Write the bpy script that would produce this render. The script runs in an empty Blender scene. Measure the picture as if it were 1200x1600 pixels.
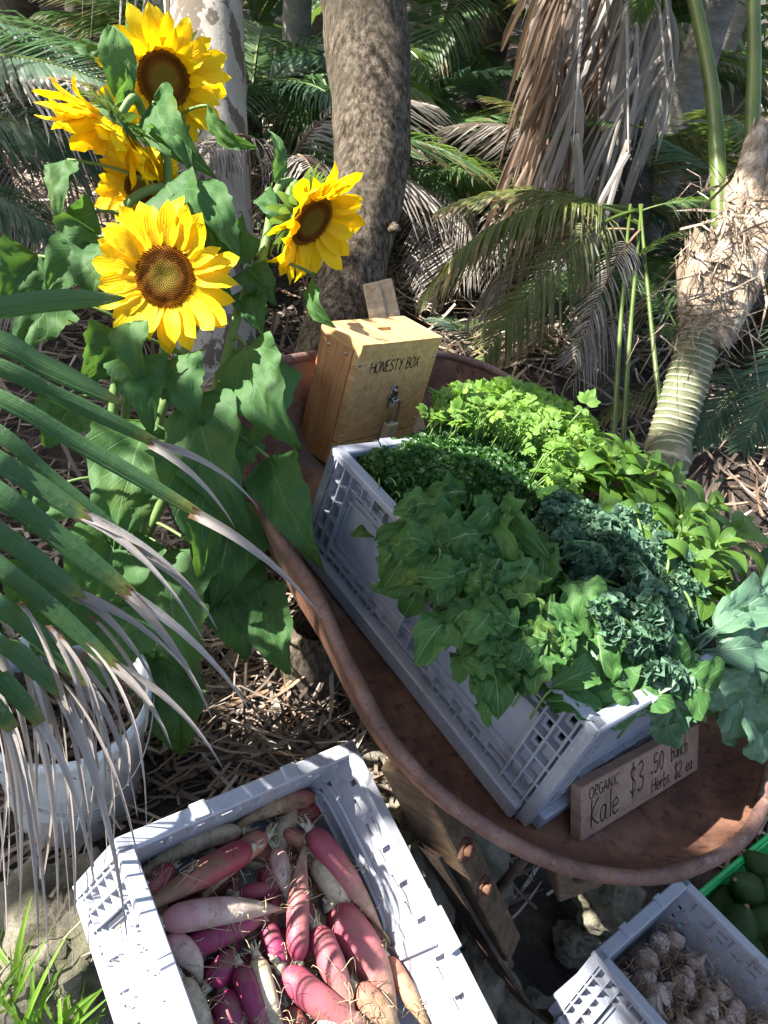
import bpy, math, random
import numpy as np
from mathutils import Matrix, Vector, noise as mnoise
R = math.radians
rnd = random.Random(7)
sc = bpy.context.scene
col = sc.collection

# ------------------------------------------------------------------ camera, sky, sun, exposure
F = 1150.0                                   # focal length in pixels of the 1200 x 1600 photograph
PITCH, ROLL, CAMH = R(38), R(11), 1.6
right0 = np.array([1, 0, 0.]); up0 = np.array([0, math.sin(PITCH), math.cos(PITCH)])
FW = np.array([0, math.cos(PITCH), -math.sin(PITCH)])
RT = math.cos(ROLL) * right0 + math.sin(ROLL) * up0
UP = -math.sin(ROLL) * right0 + math.cos(ROLL) * up0
CAM = np.array([0, 0, CAMH])
C2W = np.stack([RT, -UP, FW], 1)
cam_d = bpy.data.cameras.new('camera'); cam = bpy.data.objects.new('camera', cam_d); col.objects.link(cam)
cam_d.sensor_fit = 'VERTICAL'; cam_d.sensor_height = 24.0; cam_d.lens = 24.0 * F / 1600
cam_d.clip_start = 0.02; cam_d.clip_end = 200
cam.matrix_world = Matrix(((RT[0], UP[0], -FW[0], CAM[0]), (RT[1], UP[1], -FW[1], CAM[1]), (RT[2], UP[2], -FW[2], CAM[2]), (0, 0, 0, 1)))
sc.camera = cam
SUN = np.array([-.66, -.06, .75]); SUN /= np.linalg.norm(SUN)
w = bpy.data.worlds.new('World'); sc.world = w; w.use_nodes = True
nt = w.node_tree; sky = nt.nodes.new('ShaderNodeTexSky'); sky.sky_type = 'NISHITA'; sky.sun_disc = False
sky.dust_density = 4.0; sky.ozone_density = .4; sky.sun_elevation = math.asin(SUN[2]); sky.sun_rotation = math.atan2(SUN[0], SUN[1])
bg = nt.nodes['Background']; bg.inputs[1].default_value = .10; nt.links.new(sky.outputs[0], bg.inputs[0])
sl = bpy.data.lights.new('sun', 'SUN'); so = bpy.data.objects.new('sun', sl); col.objects.link(so)
sl.energy = 5.0; sl.angle = R(.5); sl.color = (1, .95, .87)
so.rotation_euler = Vector(SUN).to_track_quat('Z', 'Y').to_euler(); so.location = (-4, 0, 6)
sc.view_settings.view_transform = 'Standard'; sc.view_settings.look = 'None'; sc.view_settings.gamma = 1
sc.view_settings.exposure = 2.0
sc.render.engine = 'CYCLES'; sc.cycles.use_denoising = True; sc.cycles.max_bounces = 8; sc.cycles.transmission_bounces = 4
sc.cycles.diffuse_bounces = 4; sc.cycles.sample_clamp_indirect = 6; sc.cycles.caustics_reflective = False; sc.cycles.caustics_refractive = False

# ------------------------------------------------------------------ helpers
def P(px, py, z):                            # point seen at a photo pixel, z metres along the view axis
    return C2W @ np.array([(px - 600) / F * z, (py - 800) / F * z, z]) + CAM
def cdir(x, y, z):                           # direction given as right, down, away
    v = C2W @ np.array([x, y, z], float); return v / np.linalg.norm(v)
def nrm(v):
    v = np.asarray(v, float); return v / (np.linalg.norm(v) + 1e-12)
def frame(x, y, z, o):                       # 4x4 from axes
    m = np.eye(4); m[:3, 0] = x; m[:3, 1] = y; m[:3, 2] = z; m[:3, 3] = o; return m
BARROW = frame([-.6776, .7333, .0555], [-.7184, -.6761, .1636], [.1576, .0710, .9850], [.2676, .5496, .6785])
def on_plane(px, py, h, M):                  # photo pixel onto the plane z = h of a frame
    ray = C2W @ np.array([(px - 600) / F, (py - 800) / F, 1.]); Rm = M[:3, :3]
    o = Rm.T @ (CAM - M[:3, 3]); d = Rm.T @ ray; s = (h - o[2]) / d[2]
    return o + s * d
def BW(q): return BARROW[:3, :3] @ np.asarray(q, float) + BARROW[:3, 3]
def BH(px, py, h): return BW(on_plane(px, py, h, BARROW))
def apply(M, v): return np.asarray(v, float) @ M[:3, :3].T + M[:3, 3]
def inside(poly, x, y):
    c = False; n = len(poly)
    for i in range(n):
        (x0, y0), (x1, y1) = poly[i], poly[i - 1]
        if (y0 > y) != (y1 > y) and x < (x1 - x0) * (y - y0) / (y1 - y0) + x0: c = not c
    return c
def edge_dist(poly, x, y):
    best = 1e9; n = len(poly)
    for i in range(n):
        a = np.array(poly[i], float); b = np.array(poly[i - 1], float); d = b - a; t = min(1, max(0, ((np.array([x, y]) - a) @ d) / (d @ d))); best = min(best, np.hypot(*(a + d * t - [x, y])))
    return best
def poly_pick(poly, rg):
    xs_ = [p[0] for p in poly]; ys_ = [p[1] for p in poly]
    while True:
        x, y = rg.uniform(min(xs_), max(xs_)), rg.uniform(min(ys_), max(ys_))
        if inside(poly, x, y): return x, y
def sstep(a, b, x):
    t = min(1, max(0, (x - a) / (b - a))); return t * t * (3 - 2 * t)

class MB:
    def __init__(s): s.v = []; s.f = []; s.uv = []; s.m = []; s.n = 0
    def add(s, v, f, uv=None, mi=0):
        v = np.asarray(v, float); s.v.append(v); n = s.n
        s.f += [tuple(i + n for i in q) for q in f]; s.m += [mi] * len(f)
        s.uv.append(np.zeros((len(v), 2)) if uv is None else np.asarray(uv, float)); s.n += len(v)
    def grid(s, V, uv=None, closed=False, mi=0):       # V: rows x cols x 3
        r, c = V.shape[:2]; f = []
        for i in range(r - 1):
            for j in range(c if closed else c - 1):
                k = (j + 1) % c; f.append((i * c + j, i * c + k, (i + 1) * c + k, (i + 1) * c + j))
        if uv is None:
            uv = np.stack(np.meshgrid(np.linspace(0, 1, c), np.linspace(0, 1, r)), -1)
        s.add(V.reshape(-1, 3), f, uv.reshape(-1, 2), mi)
    def box(s, lo, hi, M=None, ch=.0, mi=0):           # box with chamfered edges
        lo = np.array(lo, float); hi = np.array(hi, float)
        if ch <= 0:
            v = [[(lo, hi)[i][0], (lo, hi)[j][1], (lo, hi)[k][2]] for i in (0, 1) for j in (0, 1) for k in (0, 1)]
            f = [(0, 1, 3, 2), (4, 6, 7, 5), (0, 4, 5, 1), (2, 3, 7, 6), (0, 2, 6, 4), (1, 5, 7, 3)]
        else:
            v = []; idx = {}
            for i in (0, 1):
                for j in (0, 1):
                    for k in (0, 1):
                        c = np.array([(lo, hi)[i][0], (lo, hi)[j][1], (lo, hi)[k][2]]); sg = np.array([i, j, k]) * -2 + 1
                        for a in range(3):
                            q = c.copy()
                            for b in range(3):
                                if b != a: q[b] += sg[b] * ch
                            idx[(i, j, k, a)] = len(v); v.append(q)
            f = []
            sq = [(0, 0), (0, 1), (1, 1), (1, 0)]
            for a in range(3):
                for e in (0, 1):
                    q = []
                    for (p_, r_) in sq:
                        t = [0, 0, 0]; t[a] = e; t[(a + 1) % 3] = p_; t[(a + 2) % 3] = r_; q.append(idx[(*t, a)])
                    f.append(tuple(q) if e == 0 else tuple(q[::-1]))
            for a in range(3):
                b, c_ = (a + 1) % 3, (a + 2) % 3
                for e in (0, 1):
                    for g in (0, 1):
                        t0 = [0, 0, 0]; t0[b] = e; t0[c_] = g; t1 = list(t0); t1[a] = 1
                        q = (idx[(*t0, b)], idx[(*t1, b)], idx[(*t1, c_)], idx[(*t0, c_)])
                        f.append(q if (e + g) % 2 == 0 else q[::-1])
            for i in (0, 1):
                for j in (0, 1):
                    for k in (0, 1):
                        q = (idx[(i, j, k, 0)], idx[(i, j, k, 1)], idx[(i, j, k, 2)]); f.append(q if (i + j + k) % 2 else q[::-1])
        v = np.array(v)
        if M is not None: v = apply(M, v)
        s.add(v, f, v[:, :2], mi)
    def tube(s, pts, rad, n=6, cap=True, mi=0):
        pts = np.asarray(pts, float); m = len(pts); rad = np.broadcast_to(np.asarray(rad, float), (m,))
        T = np.gradient(pts, axis=0); T /= np.linalg.norm(T, axis=1, keepdims=True) + 1e-12
        a = np.array([0, 0, 1.]) if abs(T[0][2]) < .9 else np.array([1., 0, 0])
        N = nrm(np.cross(T[0], a)); rows = []
        for i in range(m):
            N = nrm(N - T[i] * (N @ T[i])); B = np.cross(T[i], N)
            an = np.arange(n) * 2 * math.pi / n
            rows.append(pts[i] + rad[i] * (np.cos(an)[:, None] * N + np.sin(an)[:, None] * B))
        V = np.array(rows); uv = np.stack(np.meshgrid(np.linspace(0, 1, n), np.linspace(0, 1, m)), -1)
        b = s.n; s.grid(V, uv, True, mi)
        if cap:
            s.f.append(tuple(b + i for i in range(n))[::-1]); s.f.append(tuple(b + (m - 1) * n + i for i in range(n))); s.m += [mi, mi]
    def mesh(s, name, mats, smooth=True):
        me = bpy.data.meshes.new(name); V = np.concatenate(s.v)
        me.from_pydata(V.tolist(), [], s.f)
        uvl = me.uv_layers.new(name='UVMap'); U = np.concatenate(s.uv)
        li = np.zeros(len(me.loops), int); me.loops.foreach_get('vertex_index', li)
        uvl.data.foreach_set('uv', U[li].ravel())
        for m in (mats if isinstance(mats, (list, tuple)) else [mats]): me.materials.append(m)
        if len(set(s.m)) > 1: me.polygons.foreach_set('material_index', s.m)
        if smooth: me.polygons.foreach_set('use_smooth', [True] * len(me.polygons))
        me.update(); return me
    def build(s, name, mats, parent=None, world=True, smooth=True, M=None):
        if parent is not None and world:
            Mi = np.linalg.inv(np.array(WM[parent.name]))
            s.v = [apply(Mi, np.concatenate(s.v))]
        return link(name, s.mesh(name, mats, smooth), parent, M)
WM = {}
def link(name, me, parent=None, M=None):
    o = bpy.data.objects.new(name, me); col.objects.link(o)
    if parent is not None: o.parent = parent
    loc = np.eye(4) if M is None else np.array(M)
    if M is not None: o.matrix_basis = Matrix(loc.tolist())
    WM[o.name] = (np.array(WM[parent.name]) if parent is not None else np.eye(4)) @ loc
    return o
def tag(o, label=None, cat=None, group=None, kind=None):
    if label: o['label'] = label
    if cat: o['category'] = cat
    if group: o['group'] = group
    if kind: o['kind'] = kind
    return o
def thing(name, label, cat, M, group=None):
    M = np.array(M, float)
    if M.shape == (3,): m = np.eye(4); m[:3, 3] = M; M = m
    return tag(link(name, None, None, M), label, cat, group)
def bez(p0, p1, p2, n):
    t = np.linspace(0, 1, n)[:, None]; p0, p1, p2 = map(np.asarray, (p0, p1, p2))
    return (1 - t) ** 2 * p0 + 2 * t * (1 - t) * p1 + t ** 2 * p2
def spline(pts, per=6, closed=False):
    pts = np.asarray(pts, float); n = len(pts); out = []
    for i in range(n if closed else n - 1):
        if closed: a, b, c, d = (pts[(i + k) % n] for k in (-1, 0, 1, 2))
        else: a, b, c, d = pts[max(i - 1, 0)], pts[i], pts[i + 1], pts[min(i + 2, n - 1)]
        for t in np.arange(per) / per:
            out.append(.5 * (2 * b + (c - a) * t + (2 * a - 5 * b + 4 * c - d) * t * t + (3 * b - a - 3 * c + d) * t ** 3))
    if not closed: out.append(pts[-1])
    return np.array(out)

# ------------------------------------------------------------------ materials
class NB:                                    # small node-tree helper
    def __init__(s, name):
        s.m = bpy.data.materials.new(name); s.m.use_nodes = True; s.t = s.m.node_tree
        s.b = s.t.nodes['Principled BSDF']; s.out = s.t.nodes['Material Output']
    def n(s, ty, **kw):
        nd = s.t.nodes.new(ty)
        for k, v in kw.items(): setattr(nd, k, v)
        return nd
    def l(s, a, b): s.t.links.new(a, b)
    def val(s, nd, i, v):
        if hasattr(v, 'is_output'): s.l(v, nd.inputs[i])
        elif isinstance(v, (tuple, list)): nd.inputs[i].default_value = (*v, 1) if len(v) == 3 and len(nd.inputs[i].default_value) == 4 else v
        else: nd.inputs[i].default_value = v
    def math(s, op, a, b=0., c=None):
        nd = s.n('ShaderNodeMath', operation=op); s.val(nd, 0, a); s.val(nd, 1, b)
        if c is not None: s.val(nd, 2, c)
        return nd.outputs[0]
    def mix(s, f, a, b, mode='MIX'):
        nd = s.n('ShaderNodeMix', data_type='RGBA', blend_type=mode)
        s.val(nd, 0, f); s.val(nd, 6, a); s.val(nd, 7, b); return nd.outputs[2]
    def ramp(s, f, stops):
        nd = s.n('ShaderNodeValToRGB'); s.l(f, nd.inputs[0]); e = nd.color_ramp.elements
        while len(e) < len(stops): e.new(.5)
        for q, (p, c) in zip(e, stops): q.position = p; q.color = (*c, 1) if len(c) == 3 else c
        return nd.outputs[0]
    def smooth(s, x, a, b):
        nd = s.n('ShaderNodeMapRange', interpolation_type='SMOOTHSTEP'); s.val(nd, 0, x); s.val(nd, 1, a); s.val(nd, 2, b); return nd.outputs[0]
    def noise(s, scale, detail=4, vec=None, rough=.55, dist=0.):
        nd = s.n('ShaderNodeTexNoise'); nd.inputs['Scale'].default_value = scale; nd.inputs['Detail'].default_value = detail
        nd.inputs['Roughness'].default_value = rough; nd.inputs['Distortion'].default_value = dist
        if vec is not None: s.l(vec, nd.inputs['Vector'])
        return nd.outputs[0]
    def voro(s, scale, vec=None, feature='F1'):
        nd = s.n('ShaderNodeTexVoronoi', feature=feature); nd.inputs['Scale'].default_value = scale
        if vec is not None: s.l(vec, nd.inputs['Vector'])
        return nd.outputs[0]
    def obj(s, scale=None):
        o = s.n('ShaderNodeTexCoord').outputs['Object']
        if scale: 
            mp = s.n('ShaderNodeMapping'); s.l(o, mp.inputs[0]); mp.inputs['Scale'].default_value = scale; o = mp.outputs[0]
        return o
    def uv(s):
        sp = s.n('ShaderNodeSeparateXYZ'); s.l(s.n('ShaderNodeTexCoord').outputs['UV'], sp.inputs[0]); return sp.outputs[0], sp.outputs[1]
    def isl(s): return s.n('ShaderNodeNewGeometry').outputs['Random Per Island']
    def orand(s): return s.n('ShaderNodeObjectInfo').outputs['Random']
    def bump(s, h, strength=.4, dist=.01, prev=None):
        nd = s.n('ShaderNodeBump'); nd.inputs['Strength'].default_value = strength; nd.inputs['Distance'].default_value = dist
        s.l(h, nd.inputs['Height'])
        if prev is not None: s.l(prev, nd.inputs['Normal'])
        s.l(nd.outputs[0], s.b.inputs['Normal']); s.lastbump = nd.outputs[0]; return nd.outputs[0]
    def done(s, color, rough=.6, spec=.5, metal=0., trans=0., tcol=None):
        s.val(s.b, 'Base Color', color); s.val(s.b, 'Roughness', rough); s.val(s.b, 'Specular IOR Level', spec); s.val(s.b, 'Metallic', metal)
        if trans > 0:
            tr = s.n('ShaderNodeBsdfTranslucent'); s.val(tr, 0, tcol if tcol is not None else color)
            mx = s.n('ShaderNodeMixShader'); mx.inputs[0].default_value = trans
            s.l(s.b.outputs[0], mx.inputs[1]); s.l(tr.outputs[0], mx.inputs[2]); s.l(mx.outputs[0], s.out.inputs[0])
        return s.m

def leaf_mat(name, c0, c1, vein=(.25, .35, .15), vfreq=7, trans=.35, tc=(.25, .45, .04), rough=.45, back=None, veinw=.02, hue='orand', ymix=.0, spec=.5, vs=1.):
    b = NB(name); u, v = b.uv(); d = b.math('ABSOLUTE', b.math('SUBTRACT', u, .5))
    r = b.orand() if hue == 'orand' else b.isl()
    n = b.noise(28, 4, b.obj())
    base = b.mix(b.math('ADD', b.math('MULTIPLY', n, .7), b.math('MULTIPLY', b.math('SUBTRACT', r, .3), .7)), c0, c1)
    base = b.mix(b.smooth(b.noise(9, 2, b.obj()), .55, .8), base, b.mix(.5, base, (.16, .2, .02)))
    mid = b.math('SUBTRACT', 1., b.smooth(d, veinw * .4, veinw))
    ph = b.math('SUBTRACT', b.math('MULTIPLY', v, float(vfreq)), b.math('MULTIPLY', d, vfreq * .75))
    fr = b.math('ABSOLUTE', b.math('SUBTRACT', b.math('FRACT', ph), .5))
    side = b.math('SUBTRACT', 1., b.smooth(fr, .015, .06))
    side = b.math('MULTIPLY', side, .6)
    vv = b.math('MULTIPLY', b.math('MAXIMUM', mid, side), vs)
    colr = b.mix(b.math('MULTIPLY', vv, .75), base, vein)
    bf = b.n('ShaderNodeNewGeometry').outputs['Backfacing']
    colr = b.mix(b.math('MULTIPLY', bf, .6), colr, back or tuple(min(1, x * 1.35 + .03) for x in c1))
    h = b.math('ADD', b.math('MULTIPLY', vv, -.5), b.math('MULTIPLY', b.noise(160, 3, b.obj()), .5))
    b.bump(h, .45, .003)
    return b.done(colr, rough, spec, 0, trans, b.mix(.55, colr, tc))
def blade_mat(name, c0, c1, dry=None, trans=.25, tc=(.2, .35, .03), rough=.4, hue='isl', stripe=10):
    b = NB(name); u, v = b.uv(); r = b.isl() if hue == 'isl' else b.orand()
    n = b.noise(14, 3, b.obj())
    base = b.mix(b.math('ADD', b.math('MULTIPLY', n, .6), b.math('MULTIPLY', b.math('SUBTRACT', r, .25), .8)), c0, c1)
    st = b.math('ABSOLUTE', b.math('SUBTRACT', b.math('FRACT', b.math('MULTIPLY', u, float(stripe))), .5))
    base = b.mix(b.math('MULTIPLY', b.smooth(st, .3, .5), .25), base, tuple(min(1, x * 1.9 + .02) for x in c1))
    if dry:
        base = b.mix(b.smooth(b.math('ADD', v, b.math('MULTIPLY', b.math('SUBTRACT', b.math('ADD', r, n), 1.), .6)), .75, .95), base, dry)
    b.bump(b.math('ADD', st, b.noise(90, 3, b.obj())), .4, .003)
    return b.done(base, rough, .5, 0, trans, b.mix(.5, base, tc))
def simple(name, stops, scale, rough=.7, bump=.4, bdist=.01, vec=None, detail=6, metal=0, spec=.4, bscale=None, isl=0):
    b = NB(name); v = b.obj(vec); n = b.noise(scale, detail, v)
    f = n if not isl else b.math('ADD', b.math('MULTIPLY', n, 1 - isl), b.math('MULTIPLY', b.isl(), isl))
    c = b.ramp(f, stops); b.bump(b.noise(bscale or scale * 5, 5, v), bump, bdist)
    return b.done(c, rough, spec, metal)

M = {}
M['soil'] = simple('leaf mould soil', [(.3, (.018, .013, .010)), (.55, (.055, .042, .032)), (.75, (.12, .09, .065))], 9, .95, .8, .03)
M['litter'] = simple('dry frond litter', [(.2, (.04, .027, .02)), (.42, (.17, .125, .095)), (.62, (.40, .34, .28)), (.8, (.22, .13, .075))], 6, .8, .4, .004, isl=.65)
M['rust'] = None
b = NB('rusted steel'); v = b.obj(); n1 = b.noise(7, 7, v, .65); n2 = b.noise(60, 4, v, .7); n3 = b.noise(240, 3, v, .8)
c = b.ramp(n1, [(.36, (.075, .036, .025)), (.5, (.16, .078, .050)), (.62, (.27, .135, .082))])
c = b.mix(b.smooth(n2, .52, .72), c, (.05, .022, .017)); c = b.mix(b.smooth(b.noise(3.2, 5, v), .54, .72), c, (.20, .155, .135))
c = b.mix(b.math('MULTIPLY', b.smooth(n3, .55, .75), .6), c, (.30, .15, .085))
b.bump(n3, .35, .003, b.bump(n2, .35, .004)); M['rust'] = b.done(c, .78, .3, .15)
b = NB('rusted rolled rim'); v = b.obj(); n1 = b.noise(16, 6, v, .65); n2 = b.noise(120, 4, v, .7)
c = b.ramp(n1, [(.3, (.085, .048, .040)), (.5, (.16, .092, .076)), (.7, (.24, .15, .125))]); c = b.mix(b.smooth(n2, .55, .72), c, (.06, .03, .025)); c = b.mix(b.math('MULTIPLY', b.smooth(b.noise(38, 6, v, .75), .54, .64), .75), c, (.20, .085, .04)); c = b.mix(b.math('MULTIPLY', b.smooth(b.noise(24, 6, b.obj((1, 1, 2)), .75), .58, .66), .6), c, (.30, .22, .19))
b.bump(b.noise(180, 5, v, .8), .5, .003, b.bump(n2, .6, .004)); M['rim'] = b.done(c, .62, .4, .2)
def plastic(name, c, rough=.5, dirt=.5):
    b = NB(name); v = b.obj(); n = b.noise(6, 6, v); d = b.smooth(b.noise(20, 7, v, .75), .53, .70)
    cc = b.mix(b.math('MULTIPLY', n, .35), c, tuple(x * .8 for x in c)); cc = b.mix(b.math('MULTIPLY', d, dirt), cc, (.16, .13, .10))
    sc_ = b.math('MAXIMUM', b.smooth(b.noise(45, 3, b.obj((1, 14, 2))), .62, .70), b.smooth(b.noise(45, 3, b.obj((14, 1.5, 2))), .64, .70)); cc = b.mix(b.math('MULTIPLY', sc_, .35), cc, (.6, .62, .66))
    b.bump(b.noise(160, 2, v), .08, .002); return b.done(cc, rough, .4)
M['crate'] = plastic('blue grey crate plastic', (.285, .305, .36))
b = NB('dimpled crate plastic'); v = b.obj((1, 1, 1)); vo = b.voro(260, v); n = b.noise(7, 5, v)
cc = b.mix(b.math('MULTIPLY', n, .3), (.285, .305, .36), (.235, .25, .30)); cc = b.mix(b.math('MULTIPLY', b.smooth(b.noise(24, 6, v, .7), .58, .75), .35), cc, (.17, .14, .11))
b.bump(b.smooth(vo, .0, .5), .35, .002); M['dimple'] = b.done(cc, .5, .4)
M['radishcrate'] = plastic('pale grey crate plastic', (.42, .435, .485), .5, .45)
M['green_plastic'] = plastic('green crate plastic', (.015, .40, .10), .35, .15)
M['bucket'] = plastic('white bucket plastic', (.62, .68, .72), .35, .2)
def wood(name, c0, c1, c2, axis=(2, 2, 30), rough=.65, scale=3.0, knots=.5):
    b = NB(name); v = b.obj(axis); wv = b.noise(scale, 5, v, .6, 1.2); f = b.noise(scale * 9, 3, v, .6)
    c = b.ramp(b.math('ADD', b.math('MULTIPLY', wv, .75), b.math('MULTIPLY', f, .3)), [(.35, c0), (.52, c1), (.7, c2)])
    kn = b.smooth(b.noise(13, 2, b.obj(), .4), .7, .78); c = b.mix(b.math('MULTIPLY', kn, knots), c, tuple(x * .3 for x in c0))
    b.bump(f, .25, .002); return b.done(c, rough, .35)
M['pine'] = wood('pale pine board', (.38, .205, .085), (.52, .315, .14), (.63, .42, .21), (18, 1.5, 18), .5)
M['cedar'] = wood('reddish board', (.27, .115, .048), (.42, .20, .09), (.54, .29, .14), (18, 18, 1.6), .55)
M['signwood'] = wood('brown sign board', (.17, .105, .075), (.24, .155, .115), (.30, .205, .155), (14, 1.3, 14), .8, 3, .2)
M['beam'] = wood('weathered beam', (.05, .032, .02), (.10, .065, .040), (.17, .115, .07), (1.5, 16, 16), .85, 3, .3)
M['stake'] = wood('raw timber', (.25, .17, .10), (.38, .28, .18), (.47, .36, .24), (20, 20, 1.5), .8)
b = NB('pencil'); M['ink'] = b.done((.018, .014, .012), .8, .2)
M['zinc'] = simple('zinc plated steel', [(.3, (.30, .30, .28)), (.7, (.55, .56, .54))], 30, .32, .1, .002, metal=.9)
M['brass'] = simple('dull padlock brass', [(.3, (.46, .42, .27)), (.7, (.60, .56, .40))], 20, .5, .1, .002, metal=.3)
M['darkiron'] = simple('dark rusted iron', [(.3, (.018, .012, .010)), (.55, (.06, .038, .028)), (.75, (.16, .08, .05))], 22, .8, .6, .004, metal=.2)
b = NB('limestone'); v = b.obj(); n = b.noise(7, 8, v, .65); c = b.ramp(n, [(.3, (.10, .088, .065)), (.5, (.24, .215, .165)), (.7, (.40, .37, .30))])
c = b.mix(b.math('MULTIPLY', b.smooth(b.noise(5, 5, v), .52, .66), .6), c, (.07, .08, .035)); b.bump(b.noise(45, 7, v, .7), .9, .02); M['stone'] = b.done(c, .92, .2)
def bark(name, stops, sx, sz, bstr=.8, bdist=.02, moss=None, patch=None):
    b = NB(name); v = b.obj((sx, sx, sz)); n = b.noise(3, 10, v, .78); c = b.ramp(n, stops)
    if patch: c = b.mix(b.smooth(b.noise(9, 6, b.obj((1.2, 1.2, .5)), .65), .53, .57), c, patch)
    if moss: c = b.mix(b.math('MULTIPLY', b.smooth(b.noise(4, 4, b.obj()), .5, .7), .5), c, moss)
    b.bump(b.noise(14, 6, v, .75), .5, bdist * .5, b.bump(n, bstr, bdist)); return b.done(c, .92, .15)
M['palebark'] = bark('pale flaking bark', [(.3, (.30, .27, .235)), (.6, (.46, .43, .385)), (.8, (.55, .52, .47))], 1.6, .8, .4, .01, None, (.15, .125, .10))
M['brownbark'] = bark('rough brown bark', [(.40, (.045, .034, .025)), (.5, (.185, .145, .105)), (.60, (.40, .335, .26))], 26, 9, 1., .03, (.17, .15, .11))
M['darkbark'] = bark('dark palm bark', [(.3, (.035, .03, .025)), (.55, (.10, .09, .075)), (.75, (.22, .2, .17))], 3, 12, .9, .02)
M['greybark'] = bark('grey palm bark', [(.3, (.12, .115, .105)), (.55, (.25, .24, .22)), (.75, (.4, .39, .36))], 3, 9, .7, .02)
M['fibre'] = simple('palm leaf base fibre', [(.32, (.12, .085, .06)), (.5, (.34, .26, .185)), (.68, (.58, .49, .39))], 5, .9, .8, .01, (8, 8, 1.2))
b = NB('ringed palm trunk'); v = b.obj(); u_, v_ = b.uv(); n = b.noise(10, 5, v); fr = b.math('FRACT', b.math('ADD', b.math('MULTIPLY', v_, 44.), b.math('MULTIPLY', b.math('SUBTRACT', b.noise(16, 3, v), .5), .9)))
c = b.mix(n, (.075, .095, .045), (.18, .19, .11)); c = b.mix(b.smooth(b.math('ADD', fr, b.math('MULTIPLY', n, .2)), .78, .95), c, (.42, .38, .26))
c = b.mix(b.smooth(b.noise(18, 5, v), .55, .7), c, (.28, .23, .15)); b.bump(b.noise(60, 5, v), .4, .004); M['ringtrunk'] = b.done(c, .7, .3)
M['petiole'] = simple('green petiole', [(.3, (.045, .08, .012)), (.7, (.11, .16, .035))], 8, .4, .2, .003)
M['drypetiole'] = simple('brown petiole', [(.3, (.10, .06, .035)), (.7, (.27, .18, .11))], 8, .7, .4, .004)
M['frond'] = blade_mat('palm leaflets', (.026, .072, .024), (.10, .185, .055), (.18, .15, .07), .38, (.22, .36, .04), .35)
M['frond_blue'] = blade_mat('bluish palm leaflets', (.026, .066, .036), (.085, .155, .085), None, .28, (.14, .3, .08), .35)
M['frond_olive'] = blade_mat('olive palm leaflets', (.06, .085, .02), (.15, .17, .045), (.27, .19, .09), .3, (.3, .32, .05), .4)
M['dry'] = blade_mat('dry palm strips', (.17, .15, .13), (.50, .46, .42), None, .22, (.4, .3, .22), .7)
M['drybrown'] = blade_mat('brown dead palm strips', (.10, .062, .042), (.26, .19, .14), None, .2, (.35, .22, .13), .75)
def fan_mat(name, c0, c1, lo, hi, tc, trans):
    b = NB(name); u, v = b.uv(); r = b.orand(); ob = b.obj(); n = b.noise(18, 4, ob)
    base = b.mix(b.math('ADD', b.math('MULTIPLY', n, .6), b.math('MULTIPLY', b.math('SUBTRACT', r, .2), .7)), c0, c1)
    st = b.math('ABSOLUTE', b.math('SUBTRACT', b.math('FRACT', b.math('MULTIPLY', u, 7.)), .5)); fine = b.math('ABSOLUTE', b.math('SUBTRACT', b.math('FRACT', b.math('MULTIPLY', u, 23.)), .5))
    base = b.mix(b.math('MULTIPLY', b.smooth(fine, .25, .5), .22), base, tuple(min(1, x * 1.8 + .02) for x in c1)); base = b.mix(b.math('MULTIPLY', b.smooth(b.noise(60, 4, ob, .7), .62, .7), .5), base, (.30, .28, .20))
    e = b.math('ADD', v, b.math('MULTIPLY', b.math('SUBTRACT', b.noise(45, 4, ob, .7), .5), .16))
    band = b.math('MAXIMUM', b.math('SUBTRACT', 1., b.smooth(e, lo - .05, lo)), b.smooth(e, hi, hi + .05)); base = b.mix(band, base, (.13, .075, .04))
    base = b.mix(b.math('MULTIPLY', b.smooth(e, hi - .10, hi), .45), base, (.30, .28, .05)) if hi < 1 else base
    b.bump(b.math('ADD', b.math('ADD', st, b.math('MULTIPLY', fine, .4)), b.noise(90, 3, ob)), .45, .003); return b.done(base, .45, .4, 0, trans, b.mix(.5, base, tc))
M['fan'] = fan_mat('fan palm leaflets', (.026, .080, .024), (.075, .155, .058), -1., .95, (.15, .38, .06), .25)
M['fandry'] = fan_mat('withered grey leaflet tips', (.22, .19, .17), (.50, .455, .42), .07, 9., (.4, .34, .3), .15)
M['grass'] = blade_mat('fresh grass', (.09, .20, .02), (.22, .40, .05), None, .4, (.4, .6, .06), .4)
M['sfleaf'] = leaf_mat('sunflower leaf', (.030, .095, .026), (.072, .165, .050), (.14, .24, .10), 6, .32, (.22, .46, .04), .62, (.11, .19, .09), .014, spec=.3)
M['stem'] = simple('hairy sunflower stem', [(.3, (.09, .17, .04)), (.7, (.18, .27, .09))], 9, .6, .5, .004)
b = NB('sunflower petal'); u, v = b.uv(); r = b.orand(); n = b.noise(30, 3, b.obj())
c = b.mix(b.smooth(v, 0., .55), (.84, .52, .005), (.88, .68, .008)); c = b.mix(b.math('MULTIPLY', n, .5), c, (.80, .52, .004)); c = b.mix(b.math('MULTIPLY', r, .35), c, (.90, .66, .012))
ln = b.math('ABSOLUTE', b.math('SUBTRACT', b.math('FRACT', b.math('MULTIPLY', u, 7.)), .5)); b.bump(ln, .35, .002)
M['petal'] = b.done(c, .55, .25, 0, .38, (.95, .62, .005))
b = NB('sunflower disc'); ob = b.obj(); ln = b.n('ShaderNodeVectorMath', operation='LENGTH'); b.l(ob, ln.inputs[0]); u, v = b.uv()
c = b.ramp(v, [(.0, (.11, .115, .016)), (.44, (.15, .115, .014)), (.56, (.15, .062, .008)), (.80, (.11, .036, .005)), (.88, (.36, .15, .008)), (1, (.18, .07, .008))])
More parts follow.
